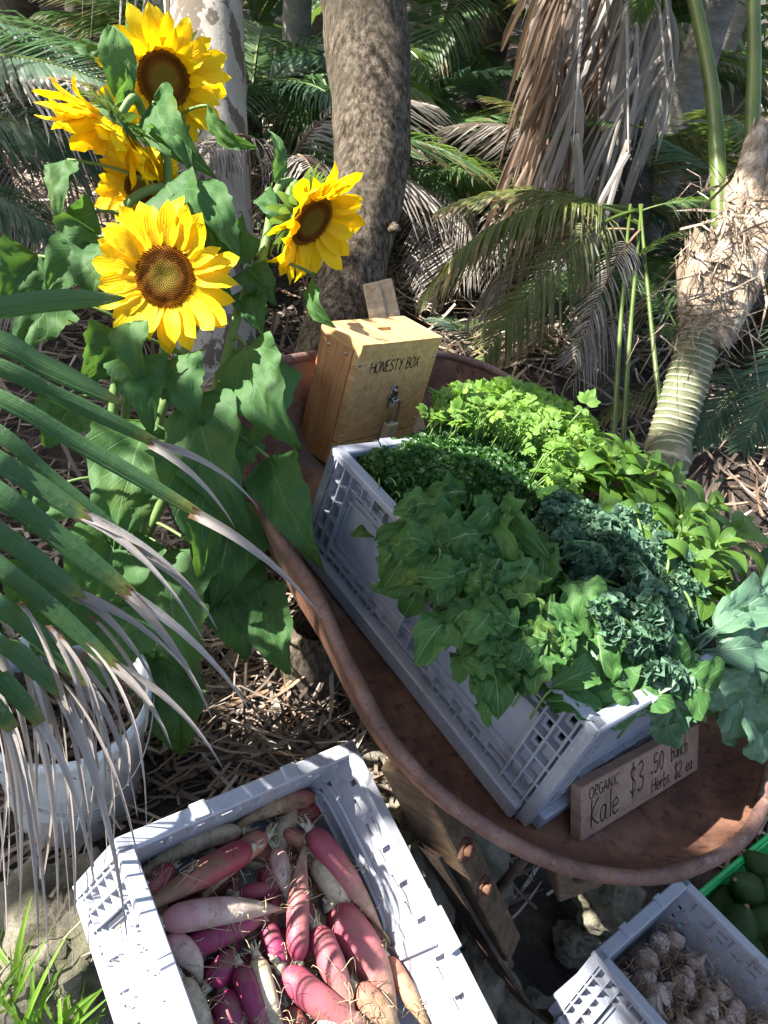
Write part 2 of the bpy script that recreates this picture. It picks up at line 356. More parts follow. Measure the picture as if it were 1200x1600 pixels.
c = b.mix(b.math('MULTIPLY', b.isl(), .45), c, b.mix(.5, c, (.40, .17, .01))); M['disc'] = b.done(c, .75, .2)
M['bract'] = leaf_mat('sunflower bract', (.05, .12, .035), (.10, .19, .06), (.15, .25, .1), 4, .25, (.25, .45, .05), .55)
M['parsley'] = leaf_mat('curly parsley', (.012, .055, .012), (.038, .115, .022), (.03, .1, .02), 2, .25, (.12, .32, .02), .4, None, .01, 'isl')
M['flatparsley'] = leaf_mat('flat parsley', (.10, .23, .03), (.21, .36, .06), (.2, .34, .08), 4, .35, (.34, .62, .04), .4)
M['basil'] = leaf_mat('basil leaf', (.055, .14, .018), (.115, .23, .035), (.17, .3, .06), 5, .3, (.3, .5, .03), .3, (.14, .22, .07), .018, spec=.6)
M['rocket'] = leaf_mat('salad leaf', (.026, .092, .020), (.070, .170, .042), (.24, .36, .17), 6, .25, (.2, .42, .05), .58, (.085, .16, .07), .022, spec=.3)
M['collard'] = leaf_mat('bluish collard leaf', (.055, .135, .075), (.13, .24, .145), (.25, .36, .28), 6, .25, (.2, .42, .14), .42, (.15, .25, .19), .02)
M['kale'] = leaf_mat('curly kale', (.050, .125, .074), (.14, .26, .165), (.12, .2, .13), 5, .2, (.12, .3, .1), .5, (.08, .15, .1), .02, 'isl')
M['stalk'] = simple('pale green stalk', [(.3, (.09, .20, .04)), (.7, (.20, .32, .09))], 12, .45, .2, .002)
def root_mat(name, top, mid, tip, dirt=.5):
    b = NB(name); u, v = b.uv(); ob = b.obj(); n = b.noise(22, 5, ob); r = b.orand()
    f = b.math('ADD', v, b.math('MULTIPLY', b.math('SUBTRACT', n, .5), .5))
    c = b.ramp(f, [(.1, top), (.5, mid), (.92, tip)])
    ringw = b.noise(5, 3, b.n('ShaderNodeTexCoord').outputs['UV']); wv = b.math('FRACT', b.math('MULTIPLY', b.math('ADD', v, b.math('MULTIPLY', n, .03)), 26.))
    c = b.mix(b.math('MULTIPLY', b.smooth(wv, .8, 1.), .22), c, (.25, .15, .09))
    dn = b.smooth(b.math('ADD', b.noise(34, 7, ob, .72), b.math('MULTIPLY', v, .14)), .50, .70); c = b.mix(b.math('MULTIPLY', dn, dirt), c, (.20, .135, .07))
    d2 = b.smooth(b.noise(60, 6, ob, .75), .58, .66); c = b.mix(b.math('MULTIPLY', d2, dirt), c, (.055, .038, .026))
    b.bump(b.math('ADD', b.math('MULTIPLY', dn, .6), b.math('MULTIPLY', wv, .2)), .3, .003); return b.done(c, .48, .4)
M['rad_magenta'] = root_mat('magenta radish skin', (.24, .018, .085), (.29, .03, .115), (.42, .17, .17), .6)
M['rad_red'] = root_mat('red radish skin', (.29, .035, .058), (.36, .075, .09), (.48, .26, .19), .85)
M['rad_pink'] = root_mat('pink radish skin', (.34, .055, .105), (.46, .15, .165), (.58, .40, .29), .5)
M['rad_blush'] = root_mat('blushed white radish skin', (.56, .26, .27), (.64, .50, .44), (.66, .58, .46), .45)
M['rad_cream'] = root_mat('cream radish skin', (.56, .48, .33), (.60, .53, .38), (.5, .40, .25), .6)
M['rad_tan'] = root_mat('tan radish skin', (.42, .13, .10), (.47, .31, .19), (.45, .33, .2), .85)
M['rootlet'] = simple('tan rootlets', [(.3, (.38, .28, .16)), (.7, (.60, .48, .32))], 20, .7, .2, .002)
M['crown'] = simple('cut radish tops', [(.3, (.30, .26, .14)), (.7, (.58, .55, .42))], 40, .7, .3, .003)
b = NB('garlic skin'); u, v = b.uv(); ob = b.obj(); n = b.noise(25, 5, ob); r = b.orand()
c = b.ramp(n, [(.3, (.30, .22, .16)), (.5, (.50, .42, .36)), (.72, (.66, .58, .57))]); c = b.mix(b.math('MULTIPLY', b.smooth(b.noise(14, 3, ob), .5, .7), .55), c, (.42, .26, .34)); c = b.mix(b.math('MULTIPLY', r, .7), c, (.20, .13, .085))
b.bump(b.noise(60, 4, b.obj((8, 8, 1))), .3, .002); M['garlic'] = b.done(c, .55, .3)
M['beard'] = simple('garlic roots', [(.3, (.16, .10, .06)), (.7, (.36, .26, .17))], 20, .85, .2, .002)
b = NB('avocado skin'); ob = b.obj(); vo = b.voro(210, ob); n = b.noise(30, 4, ob)
c = b.mix(n, (.004, .018, .005), (.020, .055, .010)); c = b.mix(b.math('MULTIPLY', b.smooth(vo, .35, .6), .4), c, (.05, .09, .022)); b.bump(vo, .4, .003); M['avocado'] = b.done(c, .36, .22)

# ------------------------------------------------------------------ leaf shapes
def prof(kind, t):
    t = np.asarray(t)
    if kind == 'heart': return np.where(t < .12, .55 + .45 * np.sin(t / .12 * np.pi / 2), 1) * np.clip((1 - t), 0, 1) ** .75 * (1.02 + .25 * np.sin(np.pi * t)) * np.where(t < .02, .35, 1)
    if kind == 'oval': return np.sin(np.pi * np.clip(t * .97 + .015, 0, 1)) ** .75 * (1.05 - .25 * t)
    if kind == 'lance': return np.sin(np.pi * np.clip(t ** .8 * .985 + .01, 0, 1)) ** .8
    if kind == 'petal': return (.35 + .65 * np.sin(np.pi * t ** .85 * .95) ** .7) * np.clip((1 - t) * 5, 0, 1) ** .6
    if kind == 'strap': return np.clip(.55 + t * 3, 0, 1) * np.clip((1 - t) * 2.2, 0, 1) ** .7 + .02
    if kind == 'ribbon': return np.clip((1 - t) * 6, .25, 1) + 0 * t
    if kind == 'rocket': return (np.where(t < .25, .14, 1.) * np.sin(np.pi * np.clip((t - .12) / .88, 0.02, .985)) ** .6) * (1 + .22 * np.sin(t * 26) * (t < .72)) + .05
    if kind == 'tooth': return np.clip(1 - t, 0, 1) ** .8 * (.5 + .5 * np.clip(t * 8, 0, 1))
    if kind == 'cabbage': return np.where(t < .18, .1, np.sin(np.pi * np.clip((t - .12) / .9, 0, .98)) ** .55) + .03
def leaf(mb, base, tip, normal, width, kind='oval', nu=6, nv=10, sag=.1, fold=.15, ruffle=.0, rf=5, serr=.0, rg=rnd, twist=0., curl=0., mi=0, lobe=0., crumple=0.):
    base = np.asarray(base, float); tip = np.asarray(tip, float); ax = tip - base; L = np.linalg.norm(ax); ax = ax / L
    N = np.asarray(normal, float); N = nrm(N - ax * (N @ ax)); S = np.cross(ax, N)
    t = np.linspace(0, 1, nv + 1); s = np.linspace(-1, 1, nu + 1)
    wv = prof(kind, t) * width * .5
    sg = 4 * sag * L * t * (1 - t)
    if curl: sg = sg - curl * L * np.clip(t - .55, 0, 1) ** 2 * 4
    ph = rg.uniform(0, 6.28); ph2 = rg.uniform(0, 6.28)
    V = np.zeros((nv + 1, nu + 1, 3)); sd0 = rg.uniform(0, 900)
    jit = np.array([[rg.uniform(-1, 1) for _ in (0, 1)] for _ in t]) * serr
    for i, ti in enumerate(t):
        tw = twist * ti; Si = S * math.cos(tw) + N * math.sin(tw); Ni = N * math.cos(tw) - S * math.sin(tw)
        c = base + ax * L * ti + N * sg[i]
        for j, sj in enumerate(s):
            a = abs(sj); ww = wv[i] * (1 + jit[i, int(sj > 0)] * (a > .9)) * (1 + lobe * mnoise.noise(Vector((ti * 6.5, (sj > 0) * 9 + sd0, .3))))
            rf_ = ruffle * width * a ** 1.6 * (math.sin(rf * 6.28 * ti + ph + (1.3 if sj > 0 else 0)) + .5 * math.sin(rf * 13.7 * ti + ph2 + 2 * sj))
            V[i, j] = c + Si * sj * ww + Ni * (fold * a * ww + rf_ * (.3 + min(1, wv[i] * 2 / width)))
            if crumple: V[i, j] += Ni * crumple * width * (mnoise.noise(Vector((ti * 4.5 * L / width * .6, sj * 2.2, sd0))) + .5 * mnoise.noise(Vector((ti * 11, sj * 5, sd0))))
            if serr: V[i, j] += ax * (serr * .35 * width * (a > .9) * (1 if i % 2 else -.4))
    uv = np.stack(np.meshgrid(s * .5 + .5, t), -1)
    mb.grid(V, uv, False, mi)
def cleaf(p0, p1, z0, z1, wpx, kind='heart', roll=0., tilt=0., mb=None, **kw):    # leaf between two photo pixels at given distances
    a = P(*p0, z0); c = P(*p1, z1); ax = nrm(c - a); toc = nrm(CAM - (a + c) / 2); N = nrm(toc - ax * (toc @ ax)); S = np.cross(ax, N)
    N = N * math.cos(R(roll)) + S * math.sin(R(roll)); mb = mb or MB()
    leaf(mb, a, c, N, wpx / F * (z0 + z1) / 2 / max(.35, abs(math.cos(R(roll)))), kind, **kw); return mb
def orient(base, d, n, scale=1.):                 # matrix mapping a leaf modelled along +Y, normal +Z
    y = nrm(d); z = np.asarray(n, float); z = nrm(z - y * (z @ y)); x = np.cross(y, z)
    m = np.eye(4); m[:3, 0] = x * scale; m[:3, 1] = y * scale; m[:3, 2] = z * scale; m[:3, 3] = base; return m
def rel(parent, m): return np.linalg.inv(WM[parent.name]) @ m
def rvec(rg=rnd):
    return nrm([rg.gauss(0, 1), rg.gauss(0, 1), rg.gauss(0, 1)])

# ------------------------------------------------------------------ ground
GARX = None
def fbm(x, y, s, o=0.): return mnoise.fractal(Vector((x * s + o, y * s - o, o * .37)), .9, 2.1, 4)
def gz(x, y):
    terr = .28 * (1 - sstep(.12, .36, x + .12 * (y - .8) * 0))
    terr *= 1 - .35 * sstep(1.6, 3, y)
    back = .28 * sstep(1.5, 2.6, y) * sstep(.0, .5, x) + .035 * max(0, y - 2.6) + .25 * sstep(4.5, 9, y)
    return max(terr, 0) * (1 if y < 2 else 1) + back * (1 if x > .12 else sstep(-.5, .12, x) + .0) + .035 * max(0, y - 2.6) * (x <= -.5)
def gzn(x, y): return gz(x, y) - .26 * max(0, 1 - math.hypot(x - .8, y - .8) / .55) ** .5 * (y < 1.3) + .03 * fbm(x, y, 1.7) + .012 * fbm(x, y, 9, 3.)
mb = MB(); n = 150
xs = np.concatenate([np.linspace(-60, -4.2, 14), np.linspace(-4, 4.5, 130), np.linspace(4.7, 60, 14)]); ys = np.concatenate([np.linspace(-30, -.8, 10), np.linspace(-.6, 7.5, 120), np.linspace(7.8, 90, 20)])
V = np.array([[[x, y, gzn(x, y) if abs(x) < 6 and -1 < y < 12 else gz(x, y)] for x in xs] for y in ys]); mb.grid(V)
tag(mb.build('ground', M['soil']), 'dark leaf mould forest floor under the palms', 'ground', None, 'structure')

def ribbon(mb, pts, wid, side, nu=1, fold=0., mi=0, taper='ribbon'):
    pts = np.asarray(pts, float); m = len(pts); t = np.linspace(0, 1, m); wv = prof(taper, t) * wid * .5
    T = np.gradient(pts, axis=0); side = np.asarray(side, float); rows = []
    for i in range(m):
        Ti = nrm(T[i]); S = nrm(side - Ti * (side @ Ti)); N = np.cross(S, Ti)
        rows.append([pts[i] - S * wv[i] + N * fold * wv[i], pts[i], pts[i] + S * wv[i] + N * fold * wv[i]] if fold else [pts[i] - S * wv[i], pts[i] + S * wv[i]])
    V = np.array(rows); mb.grid(V, np.stack(np.meshgrid(np.linspace(0, 1, V.shape[1]), t), -1), False, mi)

# dry frond litter on the ground
mb = MB(); rg = random.Random(3)
RADC, GARC, AVOC = (-.02, .33), P(1040, 1520, 1.42)[:2], P(1180, 1450, 1.5)[:2]
def hole(x, y): return math.hypot(x - RADC[0], (y - RADC[1])) < .34 or math.hypot(x - GARC[0], y - GARC[1]) < .25 or math.hypot(x - AVOC[0], y - AVOC[1]) < .30
def litter(x, y, L, wd, a, lift=.015):
    d = np.array([math.cos(a), math.sin(a)]); pts = []
    bend = rg.uniform(-.3, .3); z0 = rg.uniform(.004, lift * 2); la, lb = rg.uniform(0, 1), rg.uniform(-1.5, 1.5)
    if any(hole(x + d[0] * L * q, y + d[1] * L * q) for q in (-.5, 0, .5)): return
    for k in range(5):
        t = k / 4 - .5; q = np.array([x, y]) + d * L * t + np.array([-d[1], d[0]]) * bend * L * t * t
        pts.append([q[0], q[1], gzn(q[0], q[1]) + z0 + lift * (la + lb * t + 2 * t * t)])
    ribbon(mb, pts, wd, [-d[1], d[0], rg.uniform(-.5, .5)], taper='ribbon')
for i in range(14500):
    y = .4 + 6.1 * rg.random() ** 1.15; x = rg.uniform(-.75 * y - 1.2, .75 * y + 1.9)
    litter(x, y, rg.uniform(.06, .26 + .05 * y), rg.uniform(.003, .008 + .0025 * y), rg.uniform(0, 6.28), rg.choice([.01, .02, .05]))
for i in range(4200):                                # thick mulch of small pieces between bucket and barrow
    x = rg.uniform(-.65, .35); y = rg.uniform(.75, 1.75)
    litter(x, y, rg.uniform(.04, .24), rg.uniform(.002, .009), rg.gauss(.5, .8), rg.choice([.01, .03, .04]))
tag(mb.build('leaf_litter', M['litter'], smooth=False), 'grey brown dry palm litter strewn over the ground', 'leaf litter', None, 'stuff')

# ------------------------------------------------------------------ trees
def trunk_mb(pts, rad, n=20, per=8, rough=.03, seed=0., ring=None):
    c = spline(pts, per); rr = np.interp(np.linspace(0, 1, len(c)), np.linspace(0, 1, len(rad)), rad); rows = []; m_ = MB()
    T = np.gradient(c, axis=0); A = nrm(np.cross(T[0], [0, 1, 0.02]))
    for i in range(len(c)):
        t = nrm(T[i]); A = nrm(A - t * (A @ t)); B = np.cross(t, A); row = []
        for k in range(n):
            an = k * 2 * math.pi / n; d = math.cos(an) * A + math.sin(an) * B
            q = c[i] + d * rr[i]; e = 1 + rough * 3 * mnoise.noise(Vector(q * 5 + seed)) + rough * mnoise.noise(Vector(q * 17 + seed))
            row.append(c[i] + d * rr[i] * e)
        rows.append(row)
    m_.grid(np.array(rows), None, True); return m_
def gp(px, py, z): p = P(px, py, z); return p
t = thing('pale_tree', 'pale flaky barked tree trunk behind the sunflowers', 'tree', [*P(330, 560, 2.75)[:2], .25])
tb = P(338, 560, 2.75)
trunk_mb([[tb[0], tb[1], gz(tb[0], tb[1]) - .1], P(336, 540, 2.75), P(330, 300, 2.72), P(318, 0, 2.7), P(312, -300, 2.68), P(310, -900, 2.7)], [.175, .15, .142, .142, .14, .13], 26, 10, .02, 3.).build('trunk', M['palebark'], t)
tc = P(530, 560, 1.98)
t = thing('curved_tree', 'rough brown curving tree trunk rising behind the wooden box', 'tree', [tc[0], tc[1], .2])
trunk_mb([[*P(500, 640, 2.03)[:2], gz(tc[0], tc[1]) - .1], P(518, 560, 2.0), P(545, 470, 1.98), P(570, 330, 1.96), P(580, 190, 1.95), P(572, 60, 1.94), P(566, -120, 1.9), P(560, -600, 1.9)], [.135, .102, .096, .094, .106, .115, .122, .11], 28, 14, .045, 9.).build('trunk', M['brownbark'], t)
mb = MB()
for k in range(3): mb.tube([P(608 + k * 2, 352 + 3 * k, 1.93 - .015 * k), P(618 + k * 3, 350 + 4 * k, 1.9 - .02 * k)], [.012, .006], 6)
mb.build('branch_stub', M['brownbark'], t)

# palms ---------------------------------------------------------------------------------------
def frond_mesh(name, mats, L=1.5, nl=46, ll=.42, droop=.5, hang=.35, wid=.022, seed=1, start=.18, gap=.0, rach=.012):
    rg = random.Random(seed); mb = MB(); ts = np.linspace(0, 1, 16)
    cen = np.stack([0 * ts, L * ts * (1 - .12 * droop * ts), .32 * L * ts - droop * L * ts ** 2.2], 1)
    mb.tube(cen, rach * (1.15 - ts), 5, False, 1)
    for k in range(nl):
        t = start + (1 - start) * (k + .5) / nl; c = np.array([np.interp(t, ts, cen[:, i]) for i in range(3)]); c2 = np.array([np.interp(min(1, t + .03), ts, cen[:, i]) for i in range(3)])
        T = nrm(c2 - c) if t < .97 else nrm(cen[-1] - cen[-2]); S0 = np.array([1., 0, 0]); N = np.cross(S0, T)
        for sg in (-1, 1):
            if rg.random() < gap: continue
            l = ll * (math.sin(math.pi * min(.97, .16 + t * .8)) ** .7) * rg.uniform(.85, 1.1); fwd = .35 + .75 * t + rg.uniform(-.08, .08)
            d = nrm(S0 * sg + T * fwd + N * rg.uniform(.05, .3)); pts = [c + d * l * q + np.array([0, 0, -1]) * hang * l * q * q * rg.uniform(.7, 1.3) for q in np.linspace(0, 1, 5)]
            ribbon(mb, pts, wid * rg.uniform(.8, 1.15), T + N * .2, fold=.35, taper='strap')
    return mb.mesh(name, mats, False)
FM = {}
for i in range(4):
    FM['g%d' % i] = frond_mesh('green_frond', [M['frond'], M['petiole']], 1.5, 52, .45, [.35, .5, .65, .45][i], [.25, .4, .3, .6][i], .023, i)
    FM['b%d' % i] = frond_mesh('bluish_frond', [M['frond_blue'], M['petiole']], 1.3, 44, .42, [.4, .55, .7, .5][i], [.3, .4, .35, .5][i], .024, i + 10)
    FM['o%d' % i] = frond_mesh('olive_frond', [M['frond_olive'], M['petiole']], 1.4, 48, .40, [.4, .55, .7, .5][i], [.4, .5, .6, .9][i], .020, i + 20, gap=.08)
    FM['d%d' % i] = frond_mesh('dry_frond', [M['dry'], M['drypetiole']], 1.3, 40, .40, [.6, .8, .95, .75][i], [.9, 1.0, .8, 1.1][i], .018, i + 30, gap=.2)
def frond_obj(parent, key, base, d, up=(0, 0, 1), scale=1., name='palm_frond'):
    return link(name, FM[key], parent, rel(parent, orient(base, d, up, scale)))
def frond_px(parent, key, b, tpx, zb, zt, roll=0., scale=None, lift=.0):
    a = P(*b, zb); c = P(*tpx, zt); ax = c - a; Lm = np.linalg.norm(ax); d = nrm(ax); up = np.array([0, 0, 1.]); S = np.cross(d, up); up = up * math.cos(R(roll)) + S * math.sin(R(roll))
    L0 = 1.35; return frond_obj(parent, key, a, d + np.array([0, 0, lift]), up, scale or Lm / L0)
PALM_LABELS = []
def palm(name, label, x, y, h, r, keys, nf, seed, scale=1., tm='darkbark', lean=(0, 0), el=(-.1, .9), grp='palms standing in the forest behind'):
    rg = random.Random(seed); z0 = gz(x, y); t = thing(name, label, 'palm', [x, y, z0], grp)
    top = np.array([x + lean[0], y + lean[1], z0 + h])
    trunk_mb([[x, y, z0 - .1], [x + lean[0] * .4, y + lean[1] * .4, z0 + h * .5], top], [r * 1.2, r, r * .95], 12, 6, .05, seed).build('trunk', M[tm], t)
    for k in range(nf + 5):
        a = k * 2.4 + rg.uniform(-.3, .3); e = rg.uniform(*el); d = np.array([math.cos(a) * math.cos(e), math.sin(a) * math.cos(e), math.sin(e)])
        o = frond_obj(t, rg.choice(keys) + str(rg.randrange(4)), top, d, (0, 0, 1), scale * rg.uniform(.8, 1.15), 'dead_frond' if False else 'palm_frond')
    return t
rg = random.Random(21)
# palms whose trunks show between the fronds, then the crowns filling the forest behind
spec_ = [  # label, pixel x, y of trunk foot, distance, height, radius, keys, fronds, scale, bark
 ('slim grey palm trunk between the pale and the brown tree', (450, 330), 4.6, 2.6, .075, 'gb', 7, .9, 'greybark'),
 ('dark thin palm trunk standing in the litter clearing', (792, 520), 3.7, 1.9, .06, 'bo', 6, .7, 'darkbark'),
 ('grey palm trunk behind the arching fronds at right', (985, 420), 4.2, 2.2, .09, 'gd', 8, 1., 'greybark'),
 ('dark palm trunk at the upper left behind the flowers', (60, 330), 4.4, 1.7, .11, 'dg', 9, 1., 'darkbark'),
 ('bushy palm with bright fronds right of the brown trunk', (720, 320), 5.2, 1.0, .09, 'g', 11, .95, 'darkbark'),
 ('low bluish palm at the edge of the clearing', (620, 430), 4.6, .5, .08, 'b', 9, .75, 'darkbark'),
 ('tall leaning grey trunk near the top right corner', (1060, 240), 6.2, 2.6, .12, 'gd', 9, 1.1, 'greybark'),
 ('thick palm trunk given pale bark for the glare at top right', (1165, 260), 5.4, 3.0, .13, 'go', 9, 1.1, 'palebark'),  # pale bark colour stands in for sun glare on this trunk
 ('far palm above the slim grey trunk', (500, 180), 7.2, 1.4, .1, 'gb', 11, 1.1, 'darkbark'),
 ('far shaded palm at top left corner', (130, 160), 6.6, 1.5, .1, 'gb', 12, 1.1, 'darkbark'),
 ('far palm with grey dead fronds in the middle distance', (680, 170), 7.6, 1.6, .1, 'dg', 11, 1.1, 'darkbark'),
 ('far palm right of the middle of the forest', (850, 160), 8.0, 1.3, .1, 'gb', 11, 1.2, 'greybark'),
 ('low palm at the right edge beyond the ringed trunk', (1190, 520), 3.2, .35, .07, 'gb', 9, .7, 'darkbark'),
 ('young palm left of the clearing under brown fronds', (700, 380), 5.0, .4, .06, 'dob', 9, .7, 'darkbark'),
 ('dry young palm between the clearing and ringed trunk', (900, 500), 3.9, .35, .06, 'dob', 8, .65, 'darkbark'),
 ('drooping dry palm behind the left flowers', (30, 480), 3.0, .55, .09, 'dd', 9, .6, 'darkbark'),
 ('dry drooping palm between the two big trunks', (430, 470), 3.4, .5, .08, 'dg', 8, .6, 'darkbark'),
 ('small green palm left of the far clearing', (395, 400), 4.2, .5, .07, 'gb', 8, .7, 'darkbark'),
 ('green palm low behind the dead palm skirt', (930, 330), 4.8, .8, .08, 'go', 10, .85, 'darkbark'),
 ('farthest palm at the top behind the brown trunk', (600, 60), 9.5, 1.8, .12, 'gb', 12, 1.3, 'greybark'),
 ('farthest palm at the top behind the pale trunk', (300, 60), 9., 1.8, .12, 'gb', 12, 1.3, 'greybark'),
 ('farthest palm at the top beside the hanging dead skirt', (780, 40), 10.5, 1.8, .12, 'g', 12, 1.4, 'greybark'),
 ('farthest palm at the left edge of the forest', (20, 60), 8.2, 1.7, .12, 'gb', 12, 1.3, 'darkbark'),
 ('farthest sunlit palm at the right edge of the forest', (1120, 90), 9.5, 1.5, .12, 'go', 12, 1.3, 'greybark'),
]
for i, (lab, px, z, h, r_, keys, nf, s_, tm) in enumerate(spec_):
    p = P(*px, z); palm('palm_tree', lab, p[0], p[1], h, r_, keys, nf, 40 + i, s_, tm, (rg.uniform(-.15, .15), rg.uniform(-.1, .1)))
# forest beyond: a mass of blades and stems nobody could count
mb = MB(); rg = random.Random(5)
for i in range(5200):
    a = rg.uniform(-1.25, 1.25); d = rg.uniform(8, 17); x, y = d * math.sin(a) * 1.3, d * math.cos(a); z0 = gz(x, y) + rg.uniform(0, 2.9)
    an = rg.uniform(0, 6.28); L = rg.uniform(.5, 1.4); e = rg.uniform(-.8, .9); q = np.array([math.cos(an) * math.cos(e), math.sin(an) * math.cos(e), math.sin(e)])
    ribbon(mb, [np.array([x, y, z0]) + q * L * k + np.array([0, 0, -.5]) * L * k * k for k in (0, .33, .66, 1.)], rg.uniform(.05, .14), rvec(rg), taper='strap', mi=rg.choice([0, 0, 0, 1, 2]))
for i in range(46):
    a = rg.uniform(-1.2, 1.2); d = rg.uniform(8, 17); x, y = d * math.sin(a) * 1.3, d * math.cos(a); mb.tube([[x, y, gz(x, y) - .1], [x + rg.uniform(-.3, .3), y, gz(x, y) + 4]], [.14, .1], 8, mi=3)
tag(mb.build('far_forest', [M['frond'], M['frond_blue'], M['dry'], M['greybark']], smooth=False), 'dense far palm forest closing the view', 'forest', None, 'stuff')

# dead skirt palm at the top right
t = thing('dead_skirt_palm', 'palm with a long grey skirt of hanging dead fronds', 'palm', [*P(970, 500, 2.75)[:2], gz(*P(970, 500, 2.75)[:2])])
pb = P(985, 520, 2.8); trunk_mb([[pb[0], pb[1], gz(pb[0], pb[1]) - .1], P(980, 250, 2.9), P(965, 0, 2.9), P(960, -250, 2.9)], [.09, .10, .12, .12], 14, 8, .05, 4).build('trunk', M['darkbark'], t)
rg = random.Random(12)
for k in range(23):
    strips = []; mb = MB(); tx = 880 + 150 * (k / 22) + rg.uniform(-18, 18); z = rg.uniform(2.45, 2.9); a = P(960 + (tx - 960) * .75, -190 + rg.uniform(-60, 40), z)
    brown = k < 10 and rg.random() < .55 or rg.random() < .12; sp_ = (tx - 985) * rg.uniform(.2, .6)
    c = P(tx + sp_, rg.uniform(110, 260), z - .1); mid = (a + c) / 2 + UP * .04
    mb.tube(bez(a, mid, c, 8), [.009, .0085, .008, .007, .006, .005, .004, .002], 5)
    for j in range(32):
        u = rg.uniform(.1, 1.); s0 = (1 - u) ** 2 * a + 2 * u * (1 - u) * mid + u * u * c; L = rg.uniform(.25, .62); dx = rg.gauss(0, .06) + sp_ * .0004
        e = s0 + RT * dx + np.array([0, rg.gauss(0, .05), -L]); m2 = (s0 + e) / 2 + RT * dx * .4 + np.array([0, rg.gauss(0, .02), rg.uniform(0, .05)])
        wd_ = rg.uniform(.008, .020) if j >= 9 else rg.uniform(.018, .032); m3 = MB() if j < 9 else mb
        ribbon(m3, bez(s0, m2, e, 7), wd_, nrm(RT + FW * rg.gauss(0, .8)), fold=.35, taper='ribbon' if rg.random() < .5 else 'strap', mi=0)
        if j < 9: strips.append(m3)
    df = mb.build('dead_frond', [M['drybrown'] if brown else M['dry']], t, smooth=False)
    for m3 in strips: m3.build('strip', [M['drybrown'] if brown else M['dry']], df, smooth=False)
# fronds of nearer palms that cross the middle of the right half
t = thing('arching_palm', 'palm with olive fronds arching over the litter clearing', 'palm', [*P(1010, 620, 2.35)[:2], gz(*P(1010, 620, 2.35)[:2])])
for (key, b_, tp, zb, zt, rl) in [('o1', (1000, 330), (640, 380), 2.5, 2.5, 10), ('o0', (1000, 350), (690, 300), 2.5, 2.7, 0), ('o2', (990, 330), (760, 470), 2.45, 2.2, -10), ('g1', (1000, 330), (1190, 320), 2.5, 2.4, 0),
        ('o3', (990, 340), (700, 340), 2.45, 2.3, 20), ('d0', (990, 360), (690, 430), 2.5, 2.6, 0), ('d1', (1000, 360), (900, 500), 2.4, 2.2, 0), ('g0', (1005, 200), (860, 210), 2.5, 2.6, 0), ('g2', (985, 420), (1090, 330), 2.4, 2.2, 0), ('b0', (985, 470), (830, 480), 2.6, 2.6, 0)]:
    frond_px(t, key, b_, tp, zb, zt, rl)
for (x0, x1) in ((958, 985), (972, 1003), (1040, 1000)):
    mb = MB(); mb.tube(bez(P(x0, 720, 2.1), P((x0 + x1) / 2 - 4, 500, 2.25), P(x1, 320, 2.45), 10), np.linspace(.0085, .005, 10), 8); mb.build('petiole', M['petiole'], t)
t = thing('feathery_palm', 'palm with bright feathery fronds between trunk and dead skirt', 'palm', [*P(700, 330, 3.8)[:2], gz(*P(700, 330, 3.8)[:2])])
for (key, b_, tp, zb, zt, rl) in [('g0', (600, 250), (830, 180), 3.7, 3.5, 0), ('g1', (620, 280), (800, 270), 3.6, 3.2, 20), ('b1', (590, 260), (760, 300), 3.3, 3.2, 0), ('b2', (640, 330), (800, 210), 3.8, 3.9, -20), ('d2', (640, 300), (700, 380), 3.3, 3.0, 0), ('d3', (650, 300), (770, 330), 3.2, 3.0, 0), ('g3', (600, 60), (700, 150), 3.8, 3.6, 0), ('g2', (700, 60), (800, 110), 4.2, 4.0, 0)]:
    frond_px(t, key, b_, tp, zb, zt, rl)
t = thing('dry_clearing_palm', 'low palm with pale dry fronds drooping over the clearing', 'palm', [*P(700, 420, 3.3)[:2], gz(*P(700, 420, 3.3)[:2])])
for i, (b_, tp, zb, zt) in enumerate([((720, 300), (640, 420), 3.3, 3.1), ((730, 300), (720, 450), 3.2, 3.0), ((760, 310), (810, 440), 3.2, 3.0), ((650, 250), (620, 340), 3.4, 3.2), ((820, 360), (700, 420), 3.0, 2.9), ((880, 380), (860, 520), 2.8, 2.7), ((930, 420), (960, 560), 2.7, 2.6), ((1000, 480), (880, 560), 2.5, 2.4)]): frond_px(t, 'd%d' % (i % 4), b_, tp, zb, zt, rnd.uniform(-30, 30))
for (key, b_, tp, zb, zt) in [('g2', (880, 560), (760, 470), 3.0, 2.9), ('g0', (930, 600), (860, 470), 2.8, 2.7), ('g3', (640, 480), (740, 400), 3.4, 3.3), ('b1', (760, 560), (680, 470), 3.0, 3.0), ('g1', (1060, 520), (960, 400), 2.6, 2.6), ('b2', (1090, 300), (1190, 420), 2.5, 2.4), ('g0', (860, 330), (960, 430), 3.0, 2.8), ('g0', (700, 120), (820, 60), 4.6, 4.4), ('g1', (680, 60), (560, 120), 4.4, 4.2), ('g2', (1130, 330), (1060, 160), 3.4, 3.6), ('g3', (1150, 560), (1030, 500), 2.5, 2.5), ('o2', (1090, 620), (960, 600), 2.6, 2.5), ('g1', (420, 60), (500, 130), 4.0, 3.8)]: frond_px(t, key, b_, tp, zb, zt, 0)
t = thing('side_palm', 'palm with fronds reaching in from the upper left edge', 'palm', [*P(-160, 420, 2.6)[:2], gz(*P(-160, 420, 2.6)[:2])])
